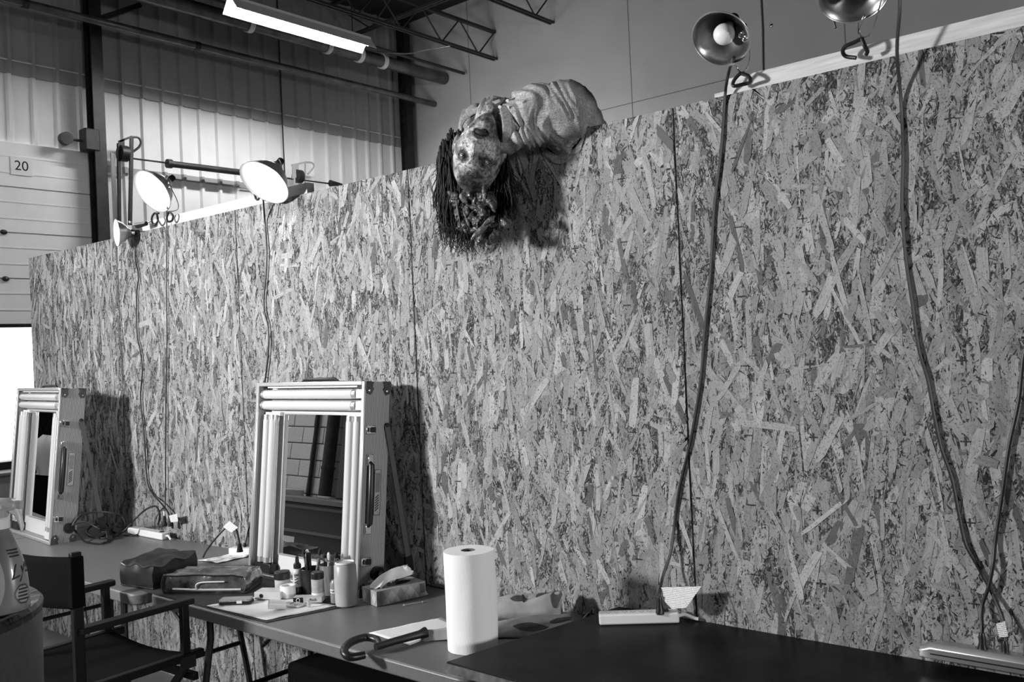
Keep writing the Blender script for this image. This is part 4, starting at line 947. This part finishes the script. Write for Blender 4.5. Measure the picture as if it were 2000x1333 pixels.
# ------------------------------------------------------------------ drum and spray bottle in the left foreground
DC = CAM + (FW + RT * ((-235 - 1000) / F) - UP * ((1200 - 666.5) / F)) * 1.90
DR = .300; DZH = 1.190
t = thing('round_bin', 'grey round bin with a wet shiny rim in the lower left corner', 'bin', (DC.x, DC.y, 0))
obj('bin_body', MB().lathe([(.0001, 0), (DR * .93, 0), (DR * .93, .02), (DR, DZH - .02)], 96), mat('bin_grey', .05, .6, noise_amt=.15, scale=60, bump=.05, bscale=300), t)
obj('bin_lid', MB().lathe([(DR, DZH - .022), (DR + .003, DZH - .006), (DR - .004, DZH + .002), (DR - .022, DZH), (DR - .028, DZH - .008), (.0001, DZH - .008)], 96), mat('wet_lid', .022, .3, noise_amt=.9, scale=30, bump=.5, bscale=35, spec=.3), t)
bc = CAM + (FW + RT * ((6 - 1000) / F) - UP * ((1180 - 666.5) / F)) * 1.93
t = thing('spray_bottle', 'trigger spray bottle with script label on the bin at left', 'bottle', (bc.x, bc.y, DZH - .006), (0, 0, math.radians(40)))
M_bot = mat('printed_bottle_plastic', .20, .28, noise_amt=.25, scale=10, coat=.5)
bpf = [(.0001, 0), (.046, 0), (.054, .006), (.055, .02), (.053, .06), (.050, .085), (.046, .105), (.037, .135), (.028, .158), (.021, .172), (.017, .180), (.017, .192)]
obj('bottle_body', MB().lathe(bpf, 48, None, 1, .72), M_bot, t, ang=60)
obj('nozzle_collar', MB().lathe([(.019, .178), (.0195, .198), (.016, .202)], 24), M_white, t)
M_trg = mat('trigger_plastic', .45, .3, coat=.3)
hd = obj('spray_head', MB().prism([(0, 0), (0, 0)], 0, 0) if False else MB().plate([(-.045, -.014, .205), (-.045, -.014, .232), (-.02, -.014, .242), (.028, -.014, .240), (.040, -.014, .232), (.040, -.014, .218), (.018, -.014, .214), (.012, -.014, .196), (-.018, -.014, .196)], (0, 1, 0), .028), M_trg, t, bev=.005)
obj('trigger', MB().plate([(.022, -.006, .220), (.036, -.006, .226), (.046, -.006, .205), (.050, -.006, .180), (.046, -.006, .168), (.042, -.006, .185), (.034, -.006, .203), (.020, -.006, .212)], (0, 1, 0), .012), M_white, t, bev=.003)
obj('pivot_screw', MB().tube([(.006, -.018, .224), (.006, -.013, .224)], .006, 14), M_white, t)
obj('nozzle_tip', MB().tube([(.038, 0, .226), (.048, 0, .226)], .009, 12), M_trg, t)
def on_b(a, z, o_=.0012):
    r = np.interp(z, [p[1] for p in bpf[2:]], [p[0] for p in bpf[2:]]) + o_
    return Vector((r * math.cos(a), r * math.sin(a) * .72, z))
def patch(a0, a1, z0, z1, off=.0006, shape=None, n=16):
    mb = MB()
    mb.grid(lambda u, v: on_b(a0 + (a1 - a0) * (.5 + (u - .5) * (shape(v) if shape else 1)), z0 + (z1 - z0) * v, off), n, n); return mb
obj('pale_label', patch(math.radians(-150), math.radians(-62), .012, .13, .0006, lambda v: math.sin(PI * (.1 + .8 * v)) ** .5), mat('pale_label', .42, .4, coat=.4), t, fix=False)
obj('badge', patch(math.radians(-44), math.radians(4), .022, .062, .0008, lambda v: math.sin(PI * (.06 + .88 * v)) ** .6), mat('badge_ring', .05, .4), t, fix=False)
bd_ = obj('badge_field', patch(math.radians(-40), math.radians(0), .0255, .0585, .0012, lambda v: math.sin(PI * (.06 + .88 * v)) ** .6), mat('badge_field', .30, .4), t, fix=False)
for k in range(4): obj('badge_print', patch(math.radians(-36 + k), math.radians(-6), .030 + k * .007, .0335 + k * .007, .0016), M_prt, bd_, fix=False)
for k in range(3): obj('stripe_print', patch(math.radians(-52 + k * 3), math.radians(-12), .133 - k * .0065, .1365 - k * .0065, .0012), M_prt, t, fix=False)
tx = text('script_lettering', 'Lys', .046, M_prt, t, (0, 0, 0), (0, 0, 0), ext=.0003, align='LEFT', shear=.35)
for v in tx.data.vertices:
    a = math.radians(-50) + v.co.x / .052; z = .085 + v.co.y * .9 + v.co.x * .25; v.co = on_b(a, z, .0012 + v.co.z)

# ------------------------------------------------------------------ things behind the camera, seen in the mirrors
t = thing('wall_pipe', 'thick dark vertical pipe on the block wall, seen in the near mirror', 'pipe', (-8.52, YF + .12, 0))
obj('pipe_body', MB().tube([(0, 0, 1.0), (0, 0, 8)], .075, 16), M_steel, t)
for z in (1.3, 2.6): obj('pipe_clamp', MB().tube([(0, 0, z), (0, 0, z + .04)], .084, 16), M_steel, t)
tag(obj('thin_conduit', MB().tube([(-8.90, YF + .06, .9), (-8.90, YF + .06, 8)], .028, 10), M_steel), 'thin dark conduit left of the thick pipe, seen in the near mirror', 'conduit')
t = thing('shade_column', 'dark square duct at the right of the pipe, seen in the near mirror', 'shade', (-8.06, YF + .13, .98))  # dark column added in place of soft shade on the block wall
obj('shade_body', MB().bb((-.12, -.1, 0), (.22, .12, .95)), M_blind, t, bev=.02)
obj('shade_rim', MB().bb((-.14, -.1, .93), (.24, .14, .97)), M_blind, t)
t = thing('dark_cabinet', 'dark low cabinet under the pipes, seen in the near mirror', 'cabinet', (-8.30, YF + .40, 0))
obj('cabinet_body', MB().bb((-.50, -.28, 0), (.9, .28, .92)), M_blind, t, bev=.01)
obj('cabinet_top', MB().bb((-.56, -.31, .92), (.93, .34, .975)), mat('cabinet_top', .12, .4), t, bev=.005)
for z in (.60, .86): obj('drawer_edge', MB().bb((-.48, .28, z), (.88, .30, z + .03)), mat('drawer_edge', .10, .4), t)
obj('paper_notice', MB().bb((-.18, .281, .25), (.06, .284, .55)), M_tag, t)
t = thing('pale_carton', 'pale carton on a dark box left of the cabinet, seen in the near mirror', 'box', (-9.12, YF + .37, .62))
obj('carton_body', MB().bb((-.22, -.25, 0), (.22, .25, .42)), mat('carton', .38, .7, noise_amt=.15, scale=6), t, bev=.005)
obj('carton_tape', MB().bb((-.03, .25, .0), (.03, .253, .42)), mat('carton_tape', .3, .4), t)
tag(obj('dark_chest', MB().bb((-9.5, YF + .05, 0), (-8.89, YF + .68, .62)), M_blind, bev=.01), 'dark chest under the pale carton, seen in the near mirror', 'chest')
t = thing('coat_rack', 'dark rack hung with dark coats, seen in the far mirror', 'rack', (-9.7, -1.3, 0))
obj('rack_frame', MB().tube([(-.35, .9, 0), (-.35, .9, 1.75), (.35, -.9, 1.75), (.35, -.9, 0)], .02, 8), M_steel, t)
for k in range(9):
    c_ = Vector((-.3 + k * .075, .75 - k * .19, 0)); mb = MB()
    def co(u, v, c_=c_, k=k):
        a = 2 * PI * u; r = .10 + .16 * min(v * 3, 1) + .03 * math.sin(a * 3 + k)
        return c_ + Vector((r * math.cos(a) * .45, r * math.sin(a), 1.68 - v * 1.15))
    obj('coat', mb.grid(co, 20, 8), M_canvas, t, ang=60)
t = thing('pale_shirt', 'pale crumpled shirt hanging on the coat rack, seen in the far mirror', 'shirt', (-9.38, -1.27, 1.17))
def sh(u, v):
    a = 2 * PI * u; r = .05 + .10 * math.sin(PI * min(v * 1.1, 1)) + .02 * math.sin(a * 4 + v * 6)
    return Vector((r * math.cos(a) * .6 + .1, r * math.sin(a), .16 - v * .38))
obj('shirt_cloth', MB().grid(sh, 26, 14), mat('pale_cloth', .6, .9), t, ang=70)

# ------------------------------------------------------------------ the prop figure bent over the partition
HC = at(936, 300, 1, -.20)
Fh = ((CAM - HC).normalized() + RT * -.16 + UP * .02).normalized()      # where the face points
Uh = (UP * -.95 + RT * -.30); Uh = (Uh - Fh * Uh.dot(Fh)).normalized()    # towards the crown
Sh = Fh.cross(Uh).normalized(); HM = Matrix((Sh, Fh, Uh)).transposed()    # local x side, y forward, z crown
HS = 1.20
fig = thing('bent_over_figure', 'gory prop figure bent backwards over the partition, head hanging upside down', 'figure', HC)
def HL(x, y, z): return HM @ (Vector((x, y, z)) * HS)
def gs(x, z, cx, cz, sx, sz): return math.exp(-((x - cx) / sx) ** 2 - ((z - cz) / sz) ** 2)
def headpt(th, ph):
    # th polar from crown, ph around; returns local point
    x = math.sin(th) * math.sin(ph); y = math.sin(th) * math.cos(ph); z = math.cos(th)
    X = x * .073; Y = y * .093 - .004; Z = z * .118
    if z < 0:
        k = (-z) ** 1.4; X *= 1 - .36 * k; Y = Y * (1 - .18 * k) + .012 * k
    else:
        Y -= .010 * z
    if y > 0:
        w_ = min(y * 2.2, 1)
        d = 0
        d += .020 * gs(X, Z, 0, -.020, .011, .013) + .013 * gs(X, Z, 0, -.002, .008, .020) + .006 * gs(X, Z, .011, -.024, .006, .006) + .006 * gs(X, Z, -.011, -.024, .006, .006)
        d -= .005 * (gs(X, Z, .006, -.031, .003, .004) + gs(X, Z, -.006, -.031, .003, .004))
        for s in (-1, 1):
            d -= .017 * gs(X, Z, s * .032, .017, .016, .012)
            d += .005 * gs(X, Z, s * .030, .038, .020, .007)
            d += .007 * gs(X, Z, s * .044, -.012, .016, .014)
            d -= .008 * gs(X, Z, s * .040, -.048, .015, .018)
        d -= .034 * gs(X, Z, 0, -.058, .019, .0095)
        rr_ = math.hypot(X / .024, (Z + .058) / .016); d += .006 * math.exp(-((rr_ - 1.05) / .28) ** 2)
        d += .009 * gs(X, Z, 0, -.094, .018, .014)
        d += .0022 * noise.noise(Vector((X, 0, Z)) * 90) + .0030 * noise.noise(Vector((X, 5, Z)) * 42)
        if X < -.02: d += .0022 * noise.noise(Vector((X, 9, Z)) * 150)
        Y += d * w_
    return (X, Y, Z)
mb = MB(); n1_, n2_ = 150, 220
vs = []; fs = []
for i in range(n1_ + 1):
    for j in range(n2_): vs.append(HL(*headpt(max(PI * i / n1_, .002) if i < n1_ else PI - .002, 2 * PI * j / n2_)))
for i in range(n1_):
    for j in range(n2_): fs.append((i * n2_ + j, i * n2_ + (j + 1) % n2_, (i + 1) * n2_ + (j + 1) % n2_, (i + 1) * n2_ + j))
fs.append(tuple(range(n2_))); fs.append(tuple(range(n1_ * n2_, (n1_ + 1) * n2_)))
mb.add(vs, fs)
# ears, neck, upper chest and hidden trunk, fused into one skin by a voxel remesh
for s in (-1, 1): mb.ell(HL(s * .072, -.008, -.008), (.012 * HS, .020 * HS, .032 * HS), 10, HM)
fl = lambda px, py, y: at(px, py, 1, y) - HC
neck0 = HL(0, -.03, -.06); chest = fl(1000, 235, -.10); belly = fl(1090, 235, -.02); hip = fl(1150, 285, .16); hip2 = fl(1165, 360, .22)
mb.tube([neck0, HL(0, -.03, -.12), fl(968, 222, -.13), chest], [.055, .052, .06, .075], 20, smooth=3)
mb.tube([fl(975, 225, -.12), chest, fl(1045, 225, -.05), belly, hip, hip2], [.05, .09, .105, .10, .10, .05], 20, smooth=4)
M_skin, nt, bs = _nt('mottled_dead_skin'); N = nt.nodes; L = nt.links
tc = N.new('ShaderNodeTexCoord')
def nz_(sc, det, a, b, lo, hi):
    n_ = N.new('ShaderNodeTexNoise'); n_.inputs['Scale'].default_value = sc; n_.inputs['Detail'].default_value = det; L.new(tc.outputs['Object'], n_.inputs[0])
    r_ = N.new('ShaderNodeMapRange'); r_.inputs[1].default_value = a; r_.inputs[2].default_value = b; r_.inputs[3].default_value = lo; r_.inputs[4].default_value = hi; L.new(n_.outputs[0], r_.inputs[0]); return r_, n_
ra, _ = nz_(26, 5, .40, .60, .12, .52); rb, _ = nz_(140, 3, .50, .64, 1, .28); rc, nn_ = nz_(60, 6, .35, .65, .7, 1.2)
ma = N.new('ShaderNodeMath'); ma.operation = 'MULTIPLY'; mb_ = N.new('ShaderNodeMath'); mb_.operation = 'MULTIPLY'
L.new(ra.outputs[0], ma.inputs[0]); L.new(rb.outputs[0], ma.inputs[1]); L.new(ma.outputs[0], mb_.inputs[0]); L.new(rc.outputs[0], mb_.inputs[1]); last = mb_.outputs[0]
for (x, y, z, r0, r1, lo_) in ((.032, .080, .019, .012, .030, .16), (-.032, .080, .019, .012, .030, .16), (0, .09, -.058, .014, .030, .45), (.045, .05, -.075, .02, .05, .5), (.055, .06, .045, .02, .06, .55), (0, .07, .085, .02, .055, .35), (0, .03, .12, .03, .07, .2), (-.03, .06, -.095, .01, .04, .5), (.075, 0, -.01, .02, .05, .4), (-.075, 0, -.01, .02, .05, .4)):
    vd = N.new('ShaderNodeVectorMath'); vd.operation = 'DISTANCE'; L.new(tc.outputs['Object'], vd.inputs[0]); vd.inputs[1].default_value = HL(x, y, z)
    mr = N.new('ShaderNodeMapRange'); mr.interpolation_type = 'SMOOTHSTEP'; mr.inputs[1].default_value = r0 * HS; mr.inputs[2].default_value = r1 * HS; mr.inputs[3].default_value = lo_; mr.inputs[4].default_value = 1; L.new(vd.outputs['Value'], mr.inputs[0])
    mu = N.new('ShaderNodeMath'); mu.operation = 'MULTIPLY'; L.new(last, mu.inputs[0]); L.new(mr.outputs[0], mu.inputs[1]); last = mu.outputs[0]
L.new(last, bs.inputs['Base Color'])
bs.inputs['Roughness'].default_value = .42
bp = N.new('ShaderNodeBump'); bp.inputs['Distance'].default_value = .004; bp.inputs['Strength'].default_value = .7; L.new(nn_.outputs[0], bp.inputs['Height']); L.new(bp.outputs[0], bs.inputs['Normal'])
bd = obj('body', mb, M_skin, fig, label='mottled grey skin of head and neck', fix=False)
M_lid = mat('dark_eyelid', .06, .4, noise_amt=.5, scale=80)
md = bd.modifiers.new('fuse', 'REMESH'); md.mode = 'VOXEL'; md.voxel_size = .0026; md.use_smooth_shade = True
M_eye = mat('clouded_eye', .22, .12, coat=1); M_iris = mat('iris', .10, .2, coat=1)
for s in (-1, 1):
    e_ = obj('eye', MB().ell(HL(s * .032, .0575, .017), (.0125 * HS,) * 3, 12), M_eye, fig)
    d_ = (HL(s * .032, .0575, .017) ); c2_ = d_ + Fh * .0125 * HS * .86
    obj('iris', MB().ell(c2_, (.006 * HS, .0026 * HS, .006 * HS), 8, HM), M_iris, e_)
    obj('pupil', MB().ell(c2_ + Fh * .0022, (.0025 * HS, .0015 * HS, .0025 * HS), 6, HM), M_prt, e_)
    # lids: dark swollen rims
    for k, (zz, sg_) in enumerate(((.0085, 1), (-.0085, -1))):
        obj('eyelid', MB().tube([HL(s * .032 + dx, .0685 - abs(dx) * .5, .017 + zz * .8 * (1 - (dx / .017) ** 2)) for dx in np.linspace(-.016, .016, 9)], .0022, 8), M_lid if 'M_lid' in globals() else M_skin, fig)
obj('mouth', MB().ell(HL(0, .060, -.0585), (.0195 * HS, .0175 * HS, .0095 * HS), 12, HM), M_prt, fig, label='open dark mouth')
te = MB()
for k in range(5): te.box(HL(-.010 + k * .005, .0745 - abs(k - 2) * .001, -.0655), (.0045, .004, .005), HM)
obj('teeth', te, mat('stained_teeth', .04, .4), fig)

# shirt: torso shell fused and creased
M_shirt, nt, bs = _nt('woven_shirt_cloth'); N = nt.nodes; L = nt.links
tc = N.new('ShaderNodeTexCoord')
def lin(scl, a, b, lo, hi):
    mp = N.new('ShaderNodeMapping'); mp.inputs['Scale'].default_value = scl; mp.inputs['Rotation'].default_value = (.3, .5, .2); L.new(tc.outputs['Object'], mp.inputs[0])
    n_ = N.new('ShaderNodeTexNoise'); n_.inputs['Scale'].default_value = 1; n_.inputs['Detail'].default_value = 3; L.new(mp.outputs[0], n_.inputs[0])
    r_ = N.new('ShaderNodeMapRange'); r_.inputs[1].default_value = a; r_.inputs[2].default_value = b; r_.inputs[3].default_value = lo; r_.inputs[4].default_value = hi; L.new(n_.outputs[0], r_.inputs[0]); return r_
p1 = lin((25, 400, 400), .35, .65, .6, 1.3); p2 = lin((400, 400, 30), .35, .65, .65, 1.3); p3 = lin((9, 9, 9), .35, .65, .16, .36)
x1 = N.new('ShaderNodeMath'); x1.operation = 'MULTIPLY'; x2 = N.new('ShaderNodeMath'); x2.operation = 'MULTIPLY'
L.new(p1.outputs[0], x1.inputs[0]); L.new(p2.outputs[0], x1.inputs[1]); L.new(x1.outputs[0], x2.inputs[0]); L.new(p3.outputs[0], x2.inputs[1]); L.new(x2.outputs[0], bs.inputs['Base Color']); bs.inputs['Roughness'].default_value = .85
shirt = MB()
def E_(px, py, y, rx, ry, rz_, rot=0):
    Mx = Matrix((RT, Vector((-RT.y, RT.x, 0)).normalized(), UP)).transposed()
    shirt.ell(fl(px, py, y), (rx, ry, rz_), 18, Mx @ Matrix.Rotation(rot, 3, 'Y'))
E_(1058, 226, -.05, .125, .13, .100, .12)
E_(1100, 226, .00, .115, .15, .112, 0)
E_(1122, 258, .08, .10, .13, .13, 0)
E_(1015, 236, -.10, .080, .10, .082, .2)
E_(945, 220, -.02, .085, .06, .036, -.42)
E_(918, 243, -.03, .038, .055, .060, 0)
E_(1000, 280, -.14, .075, .05, .030, -.35)
E_(1030, 268, -.12, .09, .06, .036, -.28)
o_ = obj('shirt', shirt, M_shirt, fig, label='pale woven button shirt', fix=False)
md = o_.modifiers.new('fuse', 'REMESH'); md.mode = 'VOXEL'; md.voxel_size = .0045; md.use_smooth_shade = True
md = o_.modifiers.new('soft', 'SMOOTH'); md.factor = .5; md.iterations = 5
tx_ = bpy.data.textures.new('crease', 'CLOUDS'); tx_.noise_scale = .055; tx_.noise_depth = 2
md = o_.modifiers.new('creases', 'DISPLACE'); md.texture = tx_; md.strength = .008; md.mid_level = .5; md.texture_coords = 'LOCAL'
def rest(o, fold=0):
    "bake the modifiers and let the surface lie on the top edge of the partition instead of passing through it"
    dg = bpy.context.evaluated_depsgraph_get(); me = bpy.data.meshes.new_from_object(o.evaluated_get(dg)); o.modifiers.clear(); o.data = me
    n = len(me.vertices); a_ = np.empty(n * 3, np.float32); me.vertices.foreach_get('co', a_); a_ = a_.reshape(-1, 3); wz = a_[:, 2] + HC.z; wy = a_[:, 1] + HC.y
    if fold:
        nn = np.empty(n * 3, np.float32); me.vertices.foreach_get('normal', nn); nn = nn.reshape(-1, 3)
        for k in range(n):
            p = Vector(a_[k]); u_ = p.dot(RT); v_ = p.dot(UP)
            warp = noise.noise(p * 9) * .05; u2 = u_ + .35 * v_ + warp
            r1_ = 1 - abs(noise.noise(Vector((u2 * 17, v_ * 4.5, p.y * 5)))) * 2.6; r2_ = 1 - abs(noise.noise(Vector((u2 * 34, v_ * 9 + 7, p.y * 8)))) * 2.6
            a_[k] += nn[k] * fold * (max(r1_, -.4) + .45 * max(r2_, -.4) - .25)
        wz = a_[:, 2] + HC.z; wy = a_[:, 1] + HC.y
    low = wz < TOP + .003
    f_ = low & (wy > -.006) & (wy <= .03); b2 = low & (wy > .03) & (wy < .108)
    top_ = f_ & (wz > TOP - .03); a_[top_, 2] = TOP + .003 - HC.z; f_ &= ~top_
    a_[f_, 1] = -.006 - HC.y
    tb = b2 & (wz > TOP - .06); a_[tb, 2] = TOP + .003 - HC.z; b2 &= ~tb
    a_[b2, 1] = .108 - HC.y
    me.vertices.foreach_set('co', a_.reshape(-1)); me.update(); me.shade_smooth()
rest(o_, .009); rest(bd)
# hand-placed long folds
def ribbon(name, pts, w_, up, m, par, lab=None, t_=.003):
    P_ = spline([Vector(p) for p in pts], 6); up = Vector(up)
    def fn(u, v):
        i = u * (len(P_) - 1); k = min(int(i), len(P_) - 2); p = P_[k].lerp(P_[k + 1], i - k)
        wd = w_ if not isinstance(w_, (list, tuple)) else np.interp(u, np.linspace(0, 1, len(w_)), w_)
        return p + up * (v - .5) * wd
    o_ = obj(name, MB().grid(fn, 30, 5), m, par, lab, ang=80); md = o_.modifiers.new('s', 'SOLIDIFY'); md.thickness = t_; return o_
M_fold = mat('shirt_fold_cloth', .20, .85, noise_amt=.3, scale=120)
M_collar_shade = mat('collar_shade_cloth', .03, .9)  # near-black colour stands for the shade inside the collar
col1 = [fl(903, 262, -.17), fl(903, 240, -.17), fl(918, 222, -.17), fl(945, 210, -.18), fl(978, 196, -.19)]
ribbon('collar', col1, [.010, .018, .022, .02, .012], UP * .8 + RT * -.4, M_fold, fig, 'turned-up collar edge')
ribbon('collar_shade', [fl(920, 236, -.16), fl(945, 220, -.17), fl(968, 206, -.185), fl(988, 192, -.19)], [.05, .04, .03, .006], UP, M_collar_shade, fig, 'dark strip for the shade inside the open collar')
col2 = [fl(982, 206, -.20), fl(989, 225, -.205), fl(992, 250, -.205), fl(990, 272, -.19), fl(986, 290, -.17)]
ribbon('placket', col2, [.03, .038, .038, .034, .02], RT, mat('placket_cloth', .24, .85, noise_amt=.35, scale=160), fig, 'light button placket beside the neck')
for (px, py) in ((991, 197), (976, 209)): obj('button', MB().tube([fl(px, py, -.222) - Vector((0, .0, 0)), fl(px, py, -.222) + Fh * .004], .0055, 12), M_white, fig)
for pts, r_ in (([(1072, 190), (1068, 215), (1070, 240), (1074, 262)], .004), ([(1105, 185), (1112, 205), (1118, 230), (1110, 250)], .007), ([(1040, 205), (1022, 225), (1008, 245)], .005), ([(1090, 195), (1092, 220), (1098, 250)], .004), ([(1050, 180), (1056, 200), (1052, 225)], .0035)):
    pass

# head wound and hair
M_gore = mat('dark_glossy_wound', .03, .38, noise_amt=.95, scale=28, bump=.9, bscale=60, coat=.25, detail=8)
M_gore2 = mat('pale_wound_edge', .10, .35, noise_amt=.9, scale=45, bump=.9, bscale=60, coat=.3)
rnd = random.Random(5)
g_ = MB()
for k in range(46):
    u_ = rnd.random(); px = 932 + rnd.gauss(0, 20) + (-4 + 14 * u_); py = 372 + u_ * 100
    g_.ell(fl(px, py, -.15 - rnd.random() * .05), (rnd.uniform(.014, .034) * (1.1 - .4 * u_), .02, rnd.uniform(.012, .03)), 7, Matrix.Rotation(rnd.uniform(0, 3), 3, 'Y'))
o_ = obj('wound', g_, M_gore, fig, label='torn dark wound on top of the head', fix=False)
md = o_.modifiers.new('fuse', 'REMESH'); md.mode = 'VOXEL'; md.voxel_size = .0035; md.use_smooth_shade = True
tx2 = bpy.data.textures.new('gore', 'CLOUDS'); tx2.noise_scale = .018; tx2.noise_depth = 3
md = o_.modifiers.new('d', 'DISPLACE'); md.texture = tx2; md.strength = .022; md.texture_coords = 'LOCAL'
for (px, py, a, l_, w_) in ((888, 382, .5, .030, .012), (905, 388, .9, .022, .010), (946, 378, 1.5, .030, .007), (928, 352, .3, .028, .010), (915, 345, -.4, .022, .009), (937, 452, -.8, .045, .012), (955, 432, -.7, .03, .010), (912, 430, 1.2, .04, .004), (895, 415, 1.4, .045, .004), (925, 405, .2, .03, .006), (962, 405, 1.1, .02, .006)):
    g2 = MB().ell(fl(px, py, -.215), (l_, .010, w_), 8, Matrix((RT, Vector((-RT.y, RT.x, 0)).normalized(), UP)).transposed() @ Matrix.Rotation(a, 3, 'Y'))
    o_ = obj('wound_fragment', g2, M_gore2, fig, fix=False); o_.modifiers.new('sb', 'SUBSURF').render_levels = 1
    md = o_.modifiers.new('d', 'DISPLACE'); md.texture = tx2; md.strength = .010; md.texture_coords = 'LOCAL'
M_hair = mat('matted_black_hair', .008, .6, spec=.25)
hr = MB()
def lock(p, q_, wav, r, n=10, drop=0):
    a = Vector(p); b = Vector(q_); pts = []
    f1_, f2_ = rnd.uniform(0, 6), rnd.uniform(6, 15)
    for i in range(n):
        u_ = i / (n - 1); c_ = a.lerp(b, u_) + RT * (wav * math.sin(f1_ + f2_ * u_) * u_) + Vector((0, wav * .4 * math.cos(f1_ + f2_ * u_ * 1.3) * u_, 0))
        c_ -= Vector((0, 0, drop * math.sin(PI * u_))) ; pts.append(c_)
    hr.tube(pts, [r, r * 1.1, r * .9, r * .7, r * .25], 5)
# left mass of long hair, right shorter mass, thin strays
for k in range(760):
    u_ = rnd.random(); s0 = rnd.random()
    st = fl(862 + 42 * s0 + rnd.gauss(0, 3), 282 + rnd.gauss(0, 14) + (1 - s0) * 14, -.10 - .10 * rnd.random())
    en = fl(858 + 50 * s0 + rnd.gauss(0, 7) + u_ * 10, 380 + u_ * 95 + rnd.gauss(0, 8), -.06 - .12 * rnd.random())
    lock(st, en, .010, rnd.uniform(.0018, .0048))
for k in range(520):
    u_ = rnd.random(); s0 = rnd.random()
    st = fl(968 + 24 * s0, 292 + 50 * rnd.random(), -.05 - .11 * rnd.random()); en = fl(958 + 46 * s0 + rnd.gauss(0, 5), 370 + u_ * 70 + rnd.gauss(0, 8) - s0 * 10, -.05 - .12 * rnd.random())
    lock(st, en, .006, rnd.uniform(.0018, .004))
for k in range(200):
    u_ = rnd.random(); x = 890 + 75 * rnd.random(); st = fl(x, 365 + 20 * rnd.random(), -.13 - .03 * rnd.random()); en = fl(x + rnd.gauss(0, 12), 440 + 55 * u_, -.05 - .12 * rnd.random())
    lock(st, en, .009, rnd.uniform(.0012, .003))
for k in range(60):
    st = fl(864 + rnd.gauss(0, 5), 300 + 170 * rnd.random(), -.10); en = st + RT * rnd.uniform(-.05, -.006) + Vector((0, .02, -rnd.uniform(.02, .09)))
    lock(st, en, .010, rnd.uniform(.0006, .0014))
for k in range(40):
    st = fl(870 + 60 * rnd.random(), 470 + rnd.gauss(0, 8), -.08); en = st + RT * rnd.uniform(-.05, .03) + Vector((0, .02, -rnd.uniform(.02, .06)))
    lock(st, en, .010, rnd.uniform(.0006, .0014))
hr.ell(fl(880, 345, -.11), (.042, .05, .125), 12).ell(fl(978, 352, -.10), (.036, .05, .09), 12)
obj('hair', hr, M_hair, fig, label='long matted black hair', fix=False, ang=80, kind='stuff')
